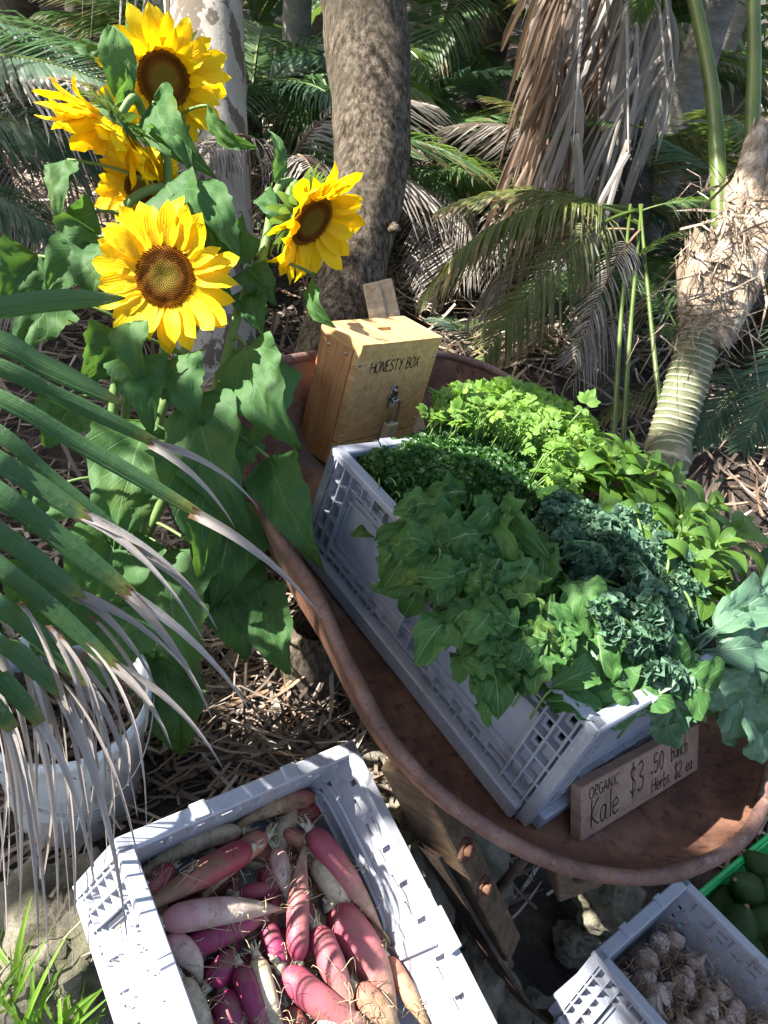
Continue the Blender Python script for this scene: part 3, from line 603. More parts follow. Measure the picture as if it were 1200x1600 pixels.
for (key, b_, tp, zb, zt, rl) in [('b0', (-150, 120), (240, 120), 2.7, 2.5, 20), ('b1', (-150, 200), (180, 190), 2.5, 2.4, 30), ('b2', (-150, 60), (250, 30), 2.8, 2.7, 0), ('d0', (-120, 200), (110, 330), 2.6, 2.5, 0), ('b3', (-140, 300), (120, 330), 2.3, 2.2, 0), ('d1', (-120, 220), (60, 420), 2.4, 2.3, 0), ('g0', (240, 200), (480, 170), 3.6, 3.6, 0), ('g1', (400, 120), (520, 210), 3.6, 3.2, 10)]:
    frond_px(t, key, b_, tp, zb, zt, rl)

# ringed palm at the right
RB = P(1038, 712, 1.88)
t = thing('ringed_palm', 'leaning palm with green ringed trunk and fibrous brown leaf bases', 'palm', [RB[0], RB[1], gz(RB[0], RB[1])])
c = spline([[RB[0] - .03, RB[1] + .02, gz(RB[0], RB[1]) - .1], P(1024, 760, 1.87), P(1045, 690, 1.87), P(1072, 600, 1.86), P(1096, 520, 1.86), P(1106, 480, 1.86)], 64)
fr = (np.arange(len(c)) / (len(c) - 1) * 44) % 1; mb = MB(); mb.tube(c, .057 - .010 * np.arange(len(c)) / len(c) + .0028 * (fr > .75), 22, False); mb.build('trunk', M['ringtrunk'], t)
rg = random.Random(8)
def boot(pts, r0, r1, arc, face, k):                  # half-open sheath with a torn upper end
    mb = MB(); s_ = spline(pts, 8); n_ = len(s_); rows = []; ax = nrm(s_[-1] - s_[0]); A = nrm(face - ax * (face @ ax)); B_ = np.cross(ax, A)
    for layer in (1., .86):
        for i, q in enumerate(s_):
            row = []; r_ = (r0 + (r1 - r0) * i / (n_ - 1)) * layer
            for j in range(17):
                an = (j / 16 - .5) * arc; tear = (i / (n_ - 1)) ** 4 * (.05 * mnoise.noise(Vector((j * .9, k * 3.3, 1.))) + .02 * rg.uniform(-1, 1))
                row.append(q + r_ * (1 + .10 * mnoise.noise(Vector((j * .8, i * .3, k * 7.)))) * (math.cos(an) * A + math.sin(an) * B_) + ax * tear)
            rows.append(row)
    V = np.array(rows); mb.grid(V[:n_]); mb.grid(V[n_:]); mb.build('leaf_base', M['fibre'], t)
TC = -FW
for k, (a_, m_, e_, r0, r1, arc, fc) in enumerate([((1096, 540), (1092, 470), (1088, 405), .058, .062, 3.6, TC - .8 * RT), ((1100, 545), (1118, 470), (1140, 380), .060, .066, 3.4, TC), ((1108, 540), (1145, 470), (1186, 385), .058, .060, 3.6, TC + .9 * RT), ((1095, 500), (1100, 430), (1098, 372), .050, .050, 3.8, TC - .9 * RT),
        ((1118, 470), (1140, 390), (1150, 290), .052, .036, 4.4, TC), ((1130, 450), (1165, 350), (1178, 240), .052, .034, 4.6, TC + .4 * RT), ((1150, 440), (1190, 350), (1215, 250), .052, .040, 4.2, TC + .8 * RT), ((1110, 480), (1140, 410), (1166, 330), .066, .062, 3.2, -TC), ((1120, 420), (1150, 330), (1185, 200), .040, .030, 5.5, TC)]):
    boot([P(*a_, 1.865 - .004 * k), P(*m_, 1.86), P(*e_, 1.86)], r0 * .84, r1 * .80, arc, fc, k)
mb = MB()
for i in range(260):
    px = rg.gauss(1122, 34); py = rg.uniform(290, 530); a = P(px + (430 - py) * .3, py, 1.80 + rg.uniform(-.02, .05)); d = nrm(np.array([rg.gauss(0, .8), rg.gauss(-.3, .5), rg.gauss(-.2, .7)])); L = rg.uniform(.04, .17)
    ribbon(mb, [a, a + d * L * .5 + rvec(rg) * .012, a + d * L + np.array([0, 0, -.03]) + rvec(rg) * .01], rg.uniform(.002, .007), rvec(rg), taper='ribbon')
o = mb.build('fibre', M['fibre'], t, smooth=False); o['kind'] = 'stuff'
for (pts, r_) in [([P(1128, 420, 1.86), P(1118, 200, 1.9), P(1104, 90, 1.95), P(1066, -80, 2.0)], .020), ([P(1165, 380, 1.85), P(1178, 120, 1.9), P(1175, -80, 1.95)], .019)]:
    mb = MB(); s_ = spline(pts, 8); mb.tube(s_, np.linspace(r_ * 1.1, r_ * .8, len(s_)), 10); mb.build('petiole', M['petiole'], t)
for (key, b_, tp, zb, zt, rl) in [('g0', (1060, -150), (1000, 20), 2.0, 2.3, 0), ('b0', (1190, 560), (1080, 700), 1.95, 1.9, 0), ('b1', (1230, 520), (1170, 700), 1.9, 1.8, 0), ('g1', (1100, 640), (1240, 600), 2.2, 2.0, 0)]:
    frond_px(t, key, b_, tp, zb, zt, rl)
# timber stakes behind the box
t = thing('timber_stake', 'pale raw timber stakes leaning on the brown trunk behind the box', 'stake', [*P(600, 520, 1.8)[:2], .2])
for k, (a_, e_, w_) in enumerate([((600, 540), (580, 445), .022), ((625, 545), (602, 440), .018)]):
    mb = MB(); A = P(*a_, 1.80 + .01 * k); B_ = P(*e_, 1.86 + .02 * k); d = nrm(B_ - A); s_ = nrm(np.cross(d, FW)); mb.box([-w_, -.012, -.3], [w_, .012, np.linalg.norm(B_ - A)], frame(s_, np.cross(d, s_), d, A), .003); mb.build('stake_board', M['stake'], t, smooth=False)

# stones ----------------------------------------------------------------------------------------
def stone(c, r, sq, seed, label, grp=None, mat='stone'):
    mb = MB(); n, m_ = 44, 30; rows = []; rg = random.Random(seed)
    for i in range(m_ + 1):
        ph = math.pi * i / m_; row = []
        for j in range(n):
            th = 2 * math.pi * j / n; d = np.array([math.sin(ph) * math.cos(th), math.sin(ph) * math.sin(th), math.cos(ph)])
            e = 1 + .38 * mnoise.noise(Vector(d * 1.4 + seed)) + .2 * mnoise.noise(Vector(d * 3.7 + seed)) + .09 * mnoise.noise(Vector(d * 9 + seed)) + .05 * mnoise.noise(Vector(d * 21 + seed)) - .10 * max(0, .12 - abs(mnoise.noise(Vector(d * 2.6 - seed)))) / .12
            row.append(np.asarray(c) + d * e * r * np.array(sq))
        rows.append(row)
    mb.grid(np.array(rows), None, True); o = mb.build('stone', M[mat]); return tag(o, label, 'stone', grp)
ST = [((100, 1490), 1.12, .13, (1.0, 1, .95), 'mossy dark boulder below the white bucket at left'), ((655, 1330), 1.33, .11, (.8, 1.3, .9), 'pale limestone block between radish crate and barrow beam'), ((715, 1500), 1.38, .12, (.7, 1.2, .9), 'limestone block along the lower right of the radish crate'),
      ((600, 1205), 1.42, .07, (1.2, .9, .8), 'sunlit limestone just behind the radish crate corner'), ((385, 810), 1.75, .07, (1, 1, .9), 'small grey stone at the left end of the barrow tray'), ((690, 1350), 1.5, .14, (1., 1., .8), 'shaded limestone under the barrow behind the wooden beam'),
      ((660, 1440), 1.6, .10, (1.2, 1, .7), 'flat stone low in the gap under the barrow'), ((1150, 1330), 2.05, .10, (1.2, 1, .7), 'rough stone under the right end of the barrow tray'), ((950, 1400), 1.72, .08, (1, 1, .8), 'rough pale stone behind the garlic crate'), ((900, 1475), 1.72, .05, (1, 1, .8), 'small white stone beside the garlic crate'),
      ((850, 1600), 1.55, .06, (1.3, 1, .6), 'flat grey stone at the foot of the iron leg'), ((430, 1170), 1.48, .06, (1.4, .8, .6), 'dark stone behind the far wall of radish crate'), ((730, 1580), 1.5, .12, (1, 1, .8), 'brown stone low beside the iron leg')]
for i, (px, z, r_, sq, lab) in enumerate(ST): stone(P(*px, z), r_, sq, i * 3.7 + 1, lab, 'stones round the barrow')
# stump behind the barrow
p = P(492, 1010, 1.52)
t = thing('tree_stump', 'round brown fibrous stump beside the barrow rim', 'stump', p); trunk_mb([p + [0, 0, -.2], p, p + [0, 0, .07]], [.075, .07, .05], 16, 6, .09, 2).build('trunk', M['brownbark'], t)

# ------------------------------------------------------------------ wheelbarrow
bar = thing('wheelbarrow', 'old rusty wheelbarrow holding the crate of greens', 'wheelbarrow', BARROW)
rimc = [(-.155, -.12, .045), (-.085, .012, .05), (.027, .117, .07), (.145, .158, .09), (.245, .158, .105), (.385, .135, .115), (.505, .125, .12), (.61, .108, .115), (.665, .10, .09), (.76, .11, .05), (.84, .085, .12), (.885, .04, .165), (.955, -.13, .175), (.985, -.38, .175), (.975, -.61, .17), (.87, -.73, .17),
        (.66, -.775, .16), (.4, -.73, .14), (.15, -.65, .11), (-.05, -.535, .085), (-.14, -.41, .062), (-.178, -.28, .05)]
rim = spline(rimc, 14, True); cen = rim.mean(0); rows = []; NR = len(rim)
fl = np.array([.36, -.27, 0])
def inner(k, s): return np.array([fl[0] + (rim[k, 0] - fl[0]) * s, fl[1] + (rim[k, 1] - fl[1]) * s])
prof_t = [(.0, 0.), (.3, 0.), (.55, 0.), (.72, 0.), (.80, .012), (.86, .07), (.905, .22), (.94, .45), (.968, .72), (.988, .93), (1., 1.0)]
for (s_, hh) in prof_t:
    rows.append([[*inner(k, s_), -.004 + (rim[k, 2] + .004) * hh + .0025 * mnoise.noise(Vector((*(inner(k, s_) * 6), 1.)))] for k in range(NR)])
top = np.array(rows); mb = MB(); mb.grid(top, None, True)
bot = top.copy(); bot[:, :, 2] -= .004; bot[6:, :, :2] = fl[:2] + (bot[6:, :, :2] - fl[:2]) * 1.006; mb.grid(bot[::-1], None, True)
mb.v = [apply(BARROW, np.concatenate(mb.v))]; mb.build('tray', M['rust'], bar)
mb = MB(); ring = np.array([list(r) for r in rim]); pts = apply(BARROW, np.concatenate([ring, ring[:1]])); mb.tube(pts + BARROW[:3, 2] * .001 + np.array([[.0022 * mnoise.noise(Vector(q * 9)), .0022 * mnoise.noise(Vector(q * 9 + 5)), .003 * mnoise.noise(Vector(q * 7 + 9))] for q in pts]), np.array([.0100 * (1 + .16 * mnoise.noise(Vector(q * 14)) + .07 * mnoise.noise(Vector(q * 45))) for q in pts]), 12, False); mb.build('rolled_rim', M['rim'], bar)
def bbox(lo, hi, ch=.004): m_ = MB(); m_.box(lo, hi, BARROW, ch); return m_
# beams under the tray (end seen below the near rim)
def beam(A, B_, up, w_, h_):
    d = nrm(B_ - A); u = nrm(up - d * (up @ d)); s_ = np.cross(d, u); m_ = MB(); m_.box([-w_ / 2, -h_, 0], [w_ / 2, 0, np.linalg.norm(B_ - A)], frame(s_, u, d, A), .003); return m_.build('leg_beam', M['beam'], bar, smooth=False), frame(s_, u, d, A)
bup = np.array([.35, -.25, .9])
ob_, BF = beam(P(668, 1195, 1.10), P(806, 1484, 1.30), bup, .052, .075)
for px, z in (((720, 1322), 1.185), ((760, 1378), 1.225)):
    c0 = P(*px, z); q = np.linalg.inv(BF) @ np.array([*c0, 1]); c0 = (BF @ np.array([0.006, 0.0, q[2], 1]))[:3]; n_ = BF[:3, 1]
    mb = MB(); mb.tube([c0 - n_ * .002, c0 + n_ * .003], [.020, .019], 14); mb.tube([c0, c0 + n_ * .013], [.011, .010], 6); mb.build('bolt', M['rust'], bar)
ob_, BF2 = beam(P(905, 1310, 1.16), P(908, 1398, 1.30), np.array([.2, -.9, .45]), .085, .07)
c0 = (BF2 @ np.array([0, 0, .14, 1]))[:3]; n_ = BF2[:3, 1]; mb = MB(); mb.tube([c0 - n_ * .002, c0 + n_ * .006], [.015, .013], 10); mb.build('bolt', M['darkiron'], bar)
# iron strap leg on the beam's left side, bent at its foot
leg = [P(668, 1330, 1.14), P(732, 1440, 1.22), P(792, 1535, 1.29), P(835, 1585, 1.345), P(865, 1592, 1.38), P(890, 1585, 1.40)]
mb = MB(); s_ = spline(leg, 6); sd = nrm(np.cross(s_[5] - s_[0], BARROW[:3, 1])); rows = []
for i, q in enumerate(s_): rows.append([q + sd * .024, q - sd * .024, q - sd * .024 - BARROW[:3, 1] * .008, q + sd * .024 - BARROW[:3, 1] * .008])
mb.grid(np.array(rows), None, True); mb.build('leg', M['darkiron'], bar, smooth=False)
mb = MB(); mb.tube([P(770, 1400, 1.30), P(825, 1335, 1.22)], .009, 6); mb.build('brace', M['darkiron'], bar)
for yy in (.03, -.45):
    mb = MB(); a = BW([.95, yy, -.1]); mb.tube(spline([a, a + np.array([0, .05, -.25]), [a[0], a[1] + .05, gz(a[0], a[1])]], 5), .014, 6); mb.build('leg', M['darkiron'], bar)
mb = MB(); wc = BW([1.12, -.2, -.25]); wa = nrm(BARROW[:3, 1]); wx = nrm(BARROW[:3, 0]); an = np.linspace(0, 2 * math.pi, 30); mb.tube([wc + .2 * (math.cos(a) * wx + math.sin(a) * np.cross(wa, wx)) for a in an], .03, 8, False)
for k in range(6): mb.tube([wc, wc + .2 * (math.cos(k * 1.047) * wx + math.sin(k * 1.047) * np.cross(wa, wx))], .008, 5)
mb.build('wheel', M['darkiron'], bar)

# ------------------------------------------------------------------ crates
def plate(mb, w_, h_, holes, th, Mx, mi=0):        # panel in its own xz plane, holes cut right through
    xs = sorted({0, w_, *[q for h in holes for q in (h[0], h[2])]}); zs = sorted({0, h_, *[q for h in holes for q in (h[1], h[3])]})
    for i in range(len(xs) - 1):
        run = None
        for j in range(len(zs) - 1):
            cx, cz = (xs[i] + xs[i + 1]) / 2, (zs[j] + zs[j + 1]) / 2; hole = any(h[0] < cx < h[2] and h[1] < cz < h[3] for h in holes)
            if not hole: mb.box([xs[i], 0, zs[j]], [xs[i + 1], th, zs[j + 1]], Mx, 0, mi)
def crate(L, W, H, Mx, root, cm, pm, seed=0, inner_ribs=False):
    """crate standing on z=0 with walls x in 0..L, y in 0..W; Mx places it."""
    T, D, base = .004, .014, .2 * H
    sides = [('long', L, np.array([[1, 0, 0, 0], [0, 1, 0, 0], [0, 0, 1, 0], [0, 0, 0, 1.]])),
             ('short', W, np.array([[0, -1, 0, L], [1, 0, 0, 0], [0, 0, 1, 0], [0, 0, 0, 1.]])),
             ('long', L, np.array([[-1, 0, 0, L], [0, -1, 0, W], [0, 0, 1, 0], [0, 0, 0, 1.]])),
             ('short', W, np.array([[0, 1, 0, 0], [-1, 0, 0, W], [0, 0, 1, 0], [0, 0, 0, 1.]]))]
    for kind, wd, S in sides:                        # local: x along wall, y inward from outer face, z up
        X = Mx @ S; mb = MB(); cw = .05 * wd / .6 + .018; half = [(cw, wd / 2 - cw * .40), (wd / 2 + cw * .40, wd - cw)] if kind == 'long' else [(cw, wd - cw)]
        k0 = H / .22
        holes = []
        for (a, b_) in half:
            ns = 5 if kind == 'long' else 6
            for q in range(ns):
                x0 = a + (b_ - a) * (q + .25) / ns; holes.append((x0, H - .052 * k0, x0 + (b_ - a) / ns * .5, H - .044 * k0))
                if q % 2: holes.append((x0, H - .030 * k0, x0 + (b_ - a) / ns * .6, H - .025 * k0))
        for xa in ((0.002, cw), (wd - cw, wd - .002)):
            for q in range(3):
                for z_ in range(6):
                    if (q * 5 + z_ * 3 + seed) % 4 < 2: x0 = xa[0] + (xa[1] - xa[0]) * (q + .3) / 3; z0 = .006 + (H - .018) * (z_ + .25) / 6; holes.append((x0, z0, x0 + (xa[1] - xa[0]) * .13, z0 + (H - .018) / 6 * .5))
        plate(mb, wd, H - .01, holes, T, X @ np.array([[1, 0, 0, 0], [0, 1, 0, D], [0, 0, 1, 0], [0, 0, 0, 1.]]), 0)
        w_ = mb.build('wall', [pm], root, smooth=False)
        rb = MB()
        def vr(x, z0, z1, d=D, t=.0032): rb.box([x - t / 2, D - d, z0], [x + t / 2, D + .001, z1], X)
        def hr(z, x0, x1, d=D, t=.0032): rb.box([x0, D - d + .0007, z - t / 2], [x1, D + .0012, z + t / 2], X)
        zt = H - .012
        for xa in ((0.002, cw), (wd - cw, wd - .002)):
            for q in range(4): vr(xa[0] + (xa[1] - xa[0]) * q / 3, .004, zt)
            for q in range(7): hr(.006 + (zt - .006) * q / 6, *xa)
        if kind == 'long':
            m0, m1 = half[0][1], half[1][0]
            for q in range(3): vr(m0 + (m1 - m0) * q / 2, base, zt)
            for q in range(6): hr(base + (zt - base) * q / 5, m0, m1)
        for (a, b_) in half:
            hr(H - .060 * k0, a, b_, D * .7); hr(H - .036 * k0, a, b_, D * .9); hr(base, a, b_, D); hr(base + .012, a, b_, D * .8)
            nn = 7 if kind == 'long' else 9
            for q in range(1, nn): vr(a + (b_ - a) * q / nn, H - .036 * k0, zt, D * .8, .0025)
            for q in range(1, 5):
                x0 = a + (b_ - a) * (q - .4) / 5; rb.box([x0, D - .012, base - .003], [x0 + (b_ - a) * .09, D, base + .016], X); vr(x0 - .006, base - .016, base, D * .8); vr(x0 + (b_ - a) * .1, base - .016, base, D * .8)
            rb.box([a + .006, D - .0045, base + .02], [b_ - .006, D + .001, base + .026], X); rb.box([a + .004, D - .005, base + .02], [a + .01, D + .001, H - .062 * k0], X); rb.box([b_ - .01, D - .005, base + .02], [b_ - .004, D + .001, H - .062 * k0], X)
        rb.box([cw * .3, -.002 if inner_ribs else -.011, 0], [wd - cw * .3, D, base * .66], X, .003)
        rb.build('ribs', [cm], root, smooth=False)
        lp = MB(); lp.box([0, -.0015, H - .0125], [wd, D + T + .003, H], X, .0022)
        if kind == 'short': lp.box([wd * .3, -.004, H - .004], [wd * .36, D + T, H + .003], X, .001); lp.box([wd * .68, -.004, H - .004], [wd * .74, D + T, H + .003], X, .001)
        else: lp.box([wd / 2 - .03, -.003, H - .006], [wd / 2 + .03, D + T + .002, H + .006], X, .0015)
        lp.build('rim', [cm], root, smooth=False)
        if inner_ribs:
            ir = MB()
            if kind == 'long':
                for q in range(3):
                    z = H * (.34 + .13 * q)
                    for (a, b_) in ((.05 * wd, .45 * wd), (.55 * wd, .95 * wd)):
                        ir.tube(apply(X, spline([[a, D + T, z - .02], [a + .04, D + T + .002, z], [b_ - .04, D + T + .002, z], [b_, D + T, z - .02]], 6)), .0042, 5)
                ir.box([wd / 2 - .012, D + T - .001, .01], [wd / 2 + .012, D + T + .006, H - .015], X, .002)
            for q in range(9):
                x0 = wd * (.1 + .09 * q); ir.box([x0, D + T - .001, H - .032], [x0 + .003, D + T + .009, H - .012], X)
            ir.build('inner_ribs', [cm], root, smooth=False)
        elif kind == 'long':
            ir = MB(); ir.tube(apply(X, [[.03, D + T, base + .012], [wd - .03, D + T, base + .012]]), .008, 8)
            for q in (.18, .36, .64, .82): ir.box([wd * q - .012, D + T - .001, base + .02], [wd * q + .012, D + T + .006, base + .05 * k0], X, .001)
            for q in range(12): x0 = wd * (.04 + .078 * q); ir.box([x0, D + T - .001, H - .03], [x0 + .002, D + T + .007, H - .012], X)
            ir.build('inner_ribs', [cm], root, smooth=False)
    mb = MB(); mb.box([.01, .01, .004], [L - .01, W - .01, .010], Mx); mb.build('floor', [pm], root, smooth=False)
HC = .2177
herb_M = BARROW @ np.array([[1, 0, 0, 0], [0, 1, 0, -.4], [0, 0, 1, .002], [0, 0, 0, 1.]])
herb = thing('plastic_crate', 'blue grey folding crate of herbs and greens standing in the barrow', 'crate', herb_M)
crate(.6, .4, HC, herb_M, herb, M['crate'], M['dimple'])
# radish crate
ra = np.array([.678, .690, -.254]); rv = np.array([-.620, .722, .305]); ra = nrm(ra); rv = nrm(rv - ra * (rv @ ra)); ru = np.cross(ra, rv)
RX = P(178, 1312, .907); RH = .20
rad_M = frame(-rv, ra, ru, RX - ru * RH)               # x toward the viewer, y to the right, z up, far left top corner at (0,0,RH)
rcr = thing('plastic_crate', 'pale grey crate filled with muddy pink and white radishes', 'crate', rad_M); crate(.6, .4, RH, rad_M, rcr, M['radishcrate'], M['radishcrate'], 2, True)
# garlic crate
g0 = P(928, 1487, 1.22); g1 = P(1067, 1367, 1.455); ga = nrm(g1 - g0); gx = nrm(P(1000, 1600, 1.135) - g0); gx = nrm(gx - ga * (gx @ ga)); gu = np.cross(gx, ga)
tl = R(0); gu, ga2 = gu * math.cos(tl) + ga * math.sin(tl), ga * math.cos(tl) - gu * math.sin(tl); GH = .175; GW = float(np.linalg.norm(g1 - g0))
gar_M = frame(gx, ga2, gu, g0 - gu * GH)
gcr = thing('plastic_crate', 'small blue grey folding crate of garlic tilted beside the barrow leg', 'crate', gar_M); crate(.52, GW, GH, gar_M, gcr, M['crate'], M['crate'], 3)
# avocado crate
a0 = P(1078, 1412, 1.62); a1 = P(1215, 1298, 1.79); aa = nrm(a1 - a0); ax_ = P(1200, 1552, 1.47) - a0; ax_ = nrm(ax_ - aa * (ax_ @ aa)); au = np.cross(ax_, aa); AH = .13
avo_M = frame(ax_, aa, au, a0 - au * AH)
acr = thing('plastic_crate', 'bright green crate of avocados at the right edge', 'crate', avo_M)
for (wd, S) in ((.36, np.eye(4)), (.42, np.array([[0, -1, 0, .36], [1, 0, 0, 0], [0, 0, 1, 0], [0, 0, 0, 1.]])), (.36, np.array([[-1, 0, 0, .36], [0, -1, 0, .42], [0, 0, 1, 0], [0, 0, 0, 1.]])), (.42, np.array([[0, 1, 0, 0], [-1, 0, 0, .42], [0, 0, 1, 0], [0, 0, 0, 1.]]))):
    X = avo_M @ S; mb = MB(); hs = []
    for i in range(int(wd / .022)):
        for j in range(4): hs.append((.012 + .022 * i, .02 + .022 * j, .012 + .022 * i + .013, .02 + .022 * j + .012))
    plate(mb, wd, AH, hs, .003, X); mb.build('wall', M['green_plastic'], acr, smooth=False)
    mb = MB(); mb.box([-.008, -.010, AH - .014], [wd + .008, .006, AH], X, .003); mb.box([0, -.004, AH - .03], [wd, .002, AH - .024], X, .001); mb.build('rim', M['green_plastic'], acr, smooth=False)
mb = MB(); mb.box([0, 0, 0], [.36, .42, .004], avo_M); mb.build('floor', M['green_plastic'], acr, smooth=False)

# ------------------------------------------------------------------ handwriting
GL = {'H': [[(0, 0), (.02, 1)], [(.6, 0), (.62, 1)], [(0, .5), (.62, .53)]], 'O': [[(.3, 1), (.05, .75), (.0, .4), (.2, .02), (.5, .08), (.66, .5), (.55, .9), (.28, 1)]], 'N': [[(0, 0), (.03, 1)], [(.03, 1), (.55, .02)], [(.55, .02), (.6, 1)]],
      'E': [[(.05, 0), (.03, 1)], [(.03, 1), (.5, 1.02)], [(.04, .52), (.42, .55)], [(.05, 0), (.52, .03)]], 'S': [[(.5, .88), (.3, 1.), (.06, .82), (.15, .58), (.42, .45), (.5, .2), (.25, 0), (0, .12)]], 'T': [[(.3, 0), (.3, 1)], [(0, .98), (.62, 1.03)]],
      'Y': [[(0, 1), (.3, .5)], [(.62, 1.02), (.3, .5), (.22, 0)]], 'B': [[(0, 0), (.03, 1)], [(.03, 1), (.4, .93), (.42, .68), (.05, .54)], [(.05, .54), (.5, .45), (.52, .12), (0, 0)]], 'X': [[(0, 0), (.55, 1)], [(.05, 1), (.58, .02)]],
      'R': [[(0, 0), (.03, 1)], [(.03, 1), (.45, .92), (.44, .62), (.05, .5), (.5, 0)]], 'G': [[(.55, .85), (.3, 1), (.04, .7), (.05, .25), (.3, 0), (.56, .15), (.56, .45), (.32, .45)]], 'A': [[(0, 0), (.3, 1), (.6, 0)], [(.12, .36), (.5, .38)]], 'I': [[(.15, 0), (.15, 1)]],
      'C': [[(.55, .85), (.3, 1), (.03, .65), (.06, .22), (.3, 0), (.58, .14)]], 'K': [[(.02, 0), (.06, 1)], [(.58, 1), (.06, .45), (.6, 0)]], 'a': [[(.45, .5), (.25, .58), (.03, .38), (.08, .06), (.3, .04), (.45, .4), (.46, .55), (.45, .1), (.55, 0)]], 'l': [[(.15, 0), (.18, 1.05)]],
      'e': [[(.05, .28), (.45, .36), (.36, .58), (.12, .5), (.03, .22), (.2, 0), (.48, .1)]], '$': [[(.5, .82), (.26, .94), (.05, .76), (.2, .55), (.44, .42), (.46, .18), (.22, .06), (0, .2)], [(.26, 1.12), (.25, -.12)]], '3': [[(.05, .9), (.35, 1), (.5, .78), (.2, .54), (.52, .38), (.48, .1), (.2, 0), (0, .1)]],
      '.': [[(.08, .0), (.2, .12), (.06, .1), (.2, .02), (.1, .06)]], '5': [[(.5, 1), (.1, .98), (.06, .56), (.38, .6), (.5, .3), (.35, .02), (.02, .08)]], '0': [[(.28, 1), (.05, .7), (.08, .2), (.3, 0), (.5, .3), (.48, .78), (.28, 1)]], 'b': [[(.03, 1.05), (.05, .0), (.3, .02), (.46, .28), (.3, .52), (.07, .38)]],
      'u': [[(.03, .55), (.06, .1), (.25, .02), (.42, .2), (.45, .56), (.46, .0)]], 'n': [[(.03, .55), (.05, 0), (.1, .36), (.3, .56), (.42, .4), (.44, 0)]], 'c': [[(.42, .48), (.22, .57), (.03, .3), (.15, .02), (.44, .08)]], 'h': [[(.03, 1.05), (.05, 0), (.1, .36), (.3, .54), (.42, .38), (.44, 0)]],
      'r': [[(.03, .56), (.06, 0), (.1, .34), (.25, .54), (.4, .5)]], 's': [[(.36, .5), (.18, .57), (.06, .42), (.3, .24), (.3, .05), (.03, .02)]], '2': [[(.04, .8), (.25, 1), (.48, .8), (.36, .45), (.02, .02), (.52, .05)]]}
def write(mb, text, x, z, h, Mx, wl=.0014, space=.2, slope=0., wide=1.):      # strokes on the y=0 face of a frame, facing -y
    for ch in text:
        if ch == ' ': x += h * .35; continue
        mxw = 0
        for st in GL[ch]:
            q = np.array([[x + a * h * wide, 0, z + b_ * h + slope * 0] for a, b_ in st]); mxw = max(mxw, max(a for a, _ in st))
            q = spline(q, 5) if len(q) > 2 else np.linspace(q[0], q[-1], 6)
            d = np.gradient(q, axis=0); d /= np.linalg.norm(d, axis=1, keepdims=True) + 1e-9; nn = np.stack([-d[:, 2], 0 * d[:, 0], d[:, 0]], 1) * wl * .5 * np.array([[1 + .45 * mnoise.noise(Vector((a_[0] * 160, a_[2] * 160, x * 50)))] for a_ in q])
            V = np.stack([q - nn + [0, -.0004, 0], q + nn + [0, -.0004, 0]], 1); mb.grid(apply(Mx, V.reshape(-1, 3)).reshape(V.shape))
        x += (mxw + space) * h * wide
    return x
# ------------------------------------------------------------------ honesty box
bl = on_plane(539, 722, .03, BARROW); bl_w = BW(bl); tlw = BW(on_plane(563.4, 550.4, .27, BARROW)); trw = BW(on_plane(688.4, 535.6, .27, BARROW))
bx = nrm(trw - tlw); bw_ = float(np.linalg.norm(trw - tlw)); bz = BARROW[:3, 2]; bz = nrm(bz - bx * (bz @ bx)); bz = nrm(bz * math.cos(R(5)) + np.cross(bz, bx) * -math.sin(R(5)) * -1); by = np.cross(bz, bx); bh = .262; bd = .112
box_M = frame(bx, by, bz, tlw - bz * bh)
hb = thing('honesty_box', 'wooden honesty box with metal hasp standing at the back of the barrow', 'box', box_M)
def lb(lo, hi, name, mat, ch=.0015): m_ = MB(); m_.box(lo, hi, None, ch); return m_.build(name, M[mat], hb, False, False)
lb([0, 0, .058], [bw_, .018, bh - .002], 'front_board', 'pine'); lb([0, .001, 0], [bw_, .019, .055], 'front_board', 'pine')
lb([-.0005, .0195, 0], [.019, bd, bh - .004], 'side_board', 'cedar'); lb([bw_ - .019, .0195, 0], [bw_ + .0005, bd, bh - .004], 'side_board', 'cedar'); lb([.02, bd - .018, 0], [bw_ - .02, bd - .001, bh - .004], 'back_board', 'cedar'); lb([.02, .02, .004], [bw_ - .02, bd - .02, .02], 'bottom_board', 'cedar')
mb = MB(); sx0, sx1 = bw_ * .44, bw_ * .62; X = np.array([[1, 0, 0, 0], [0, 0, -1, 0], [0, 1, 0, bh - .002], [0, 0, 0, 1.]])
# lid with a coin slot cut through it
for (lo, hi) in (([.0, -.0015, bh - .0035], [sx0, bd + .004, bh + .014]), ([sx1, -.0015, bh - .0035], [bw_, bd + .004, bh + .014]), ([sx0, -.0015, bh - .0035], [sx1, bd * .48, bh + .014]), ([sx0, bd * .62, bh - .0035], [sx1, bd + .004, bh + .014])): mb.box(lo, hi)
mb.build('lid', M['pine'], hb, False, False)
for (x, z) in ((.008, bh - .028), (bw_ - .010, bh - .03), (.008, .075), (bw_ - .01, .08)):
    mb = MB(); mb.tube([[x, .001, z], [x, -.0015, z]], [.0046, .0038], 10); mb.box([x - .0028, -.0021, z - .0005], [x + .0028, -.0010, z + .0005]); mb.build('screw', M['zinc'], hb, False)
for (y, z) in ((.035, bh - .018), (.085, bh - .02)): mb = MB(); mb.tube([[0, y, z], [-.002, y, z]], [.0046, .0038], 10); mb.build('screw', M['zinc'], hb, False)
mb = MB(); write(mb, 'HONESTY BOX', bw_ * .17, bh - .050, .0245, np.eye(4), .0026, .17, wide=.78); o = mb.build('lettering', M['ink'], hb, False, False); o['kind'] = 'stuff'
hx = bw_ * .54; hz = .175
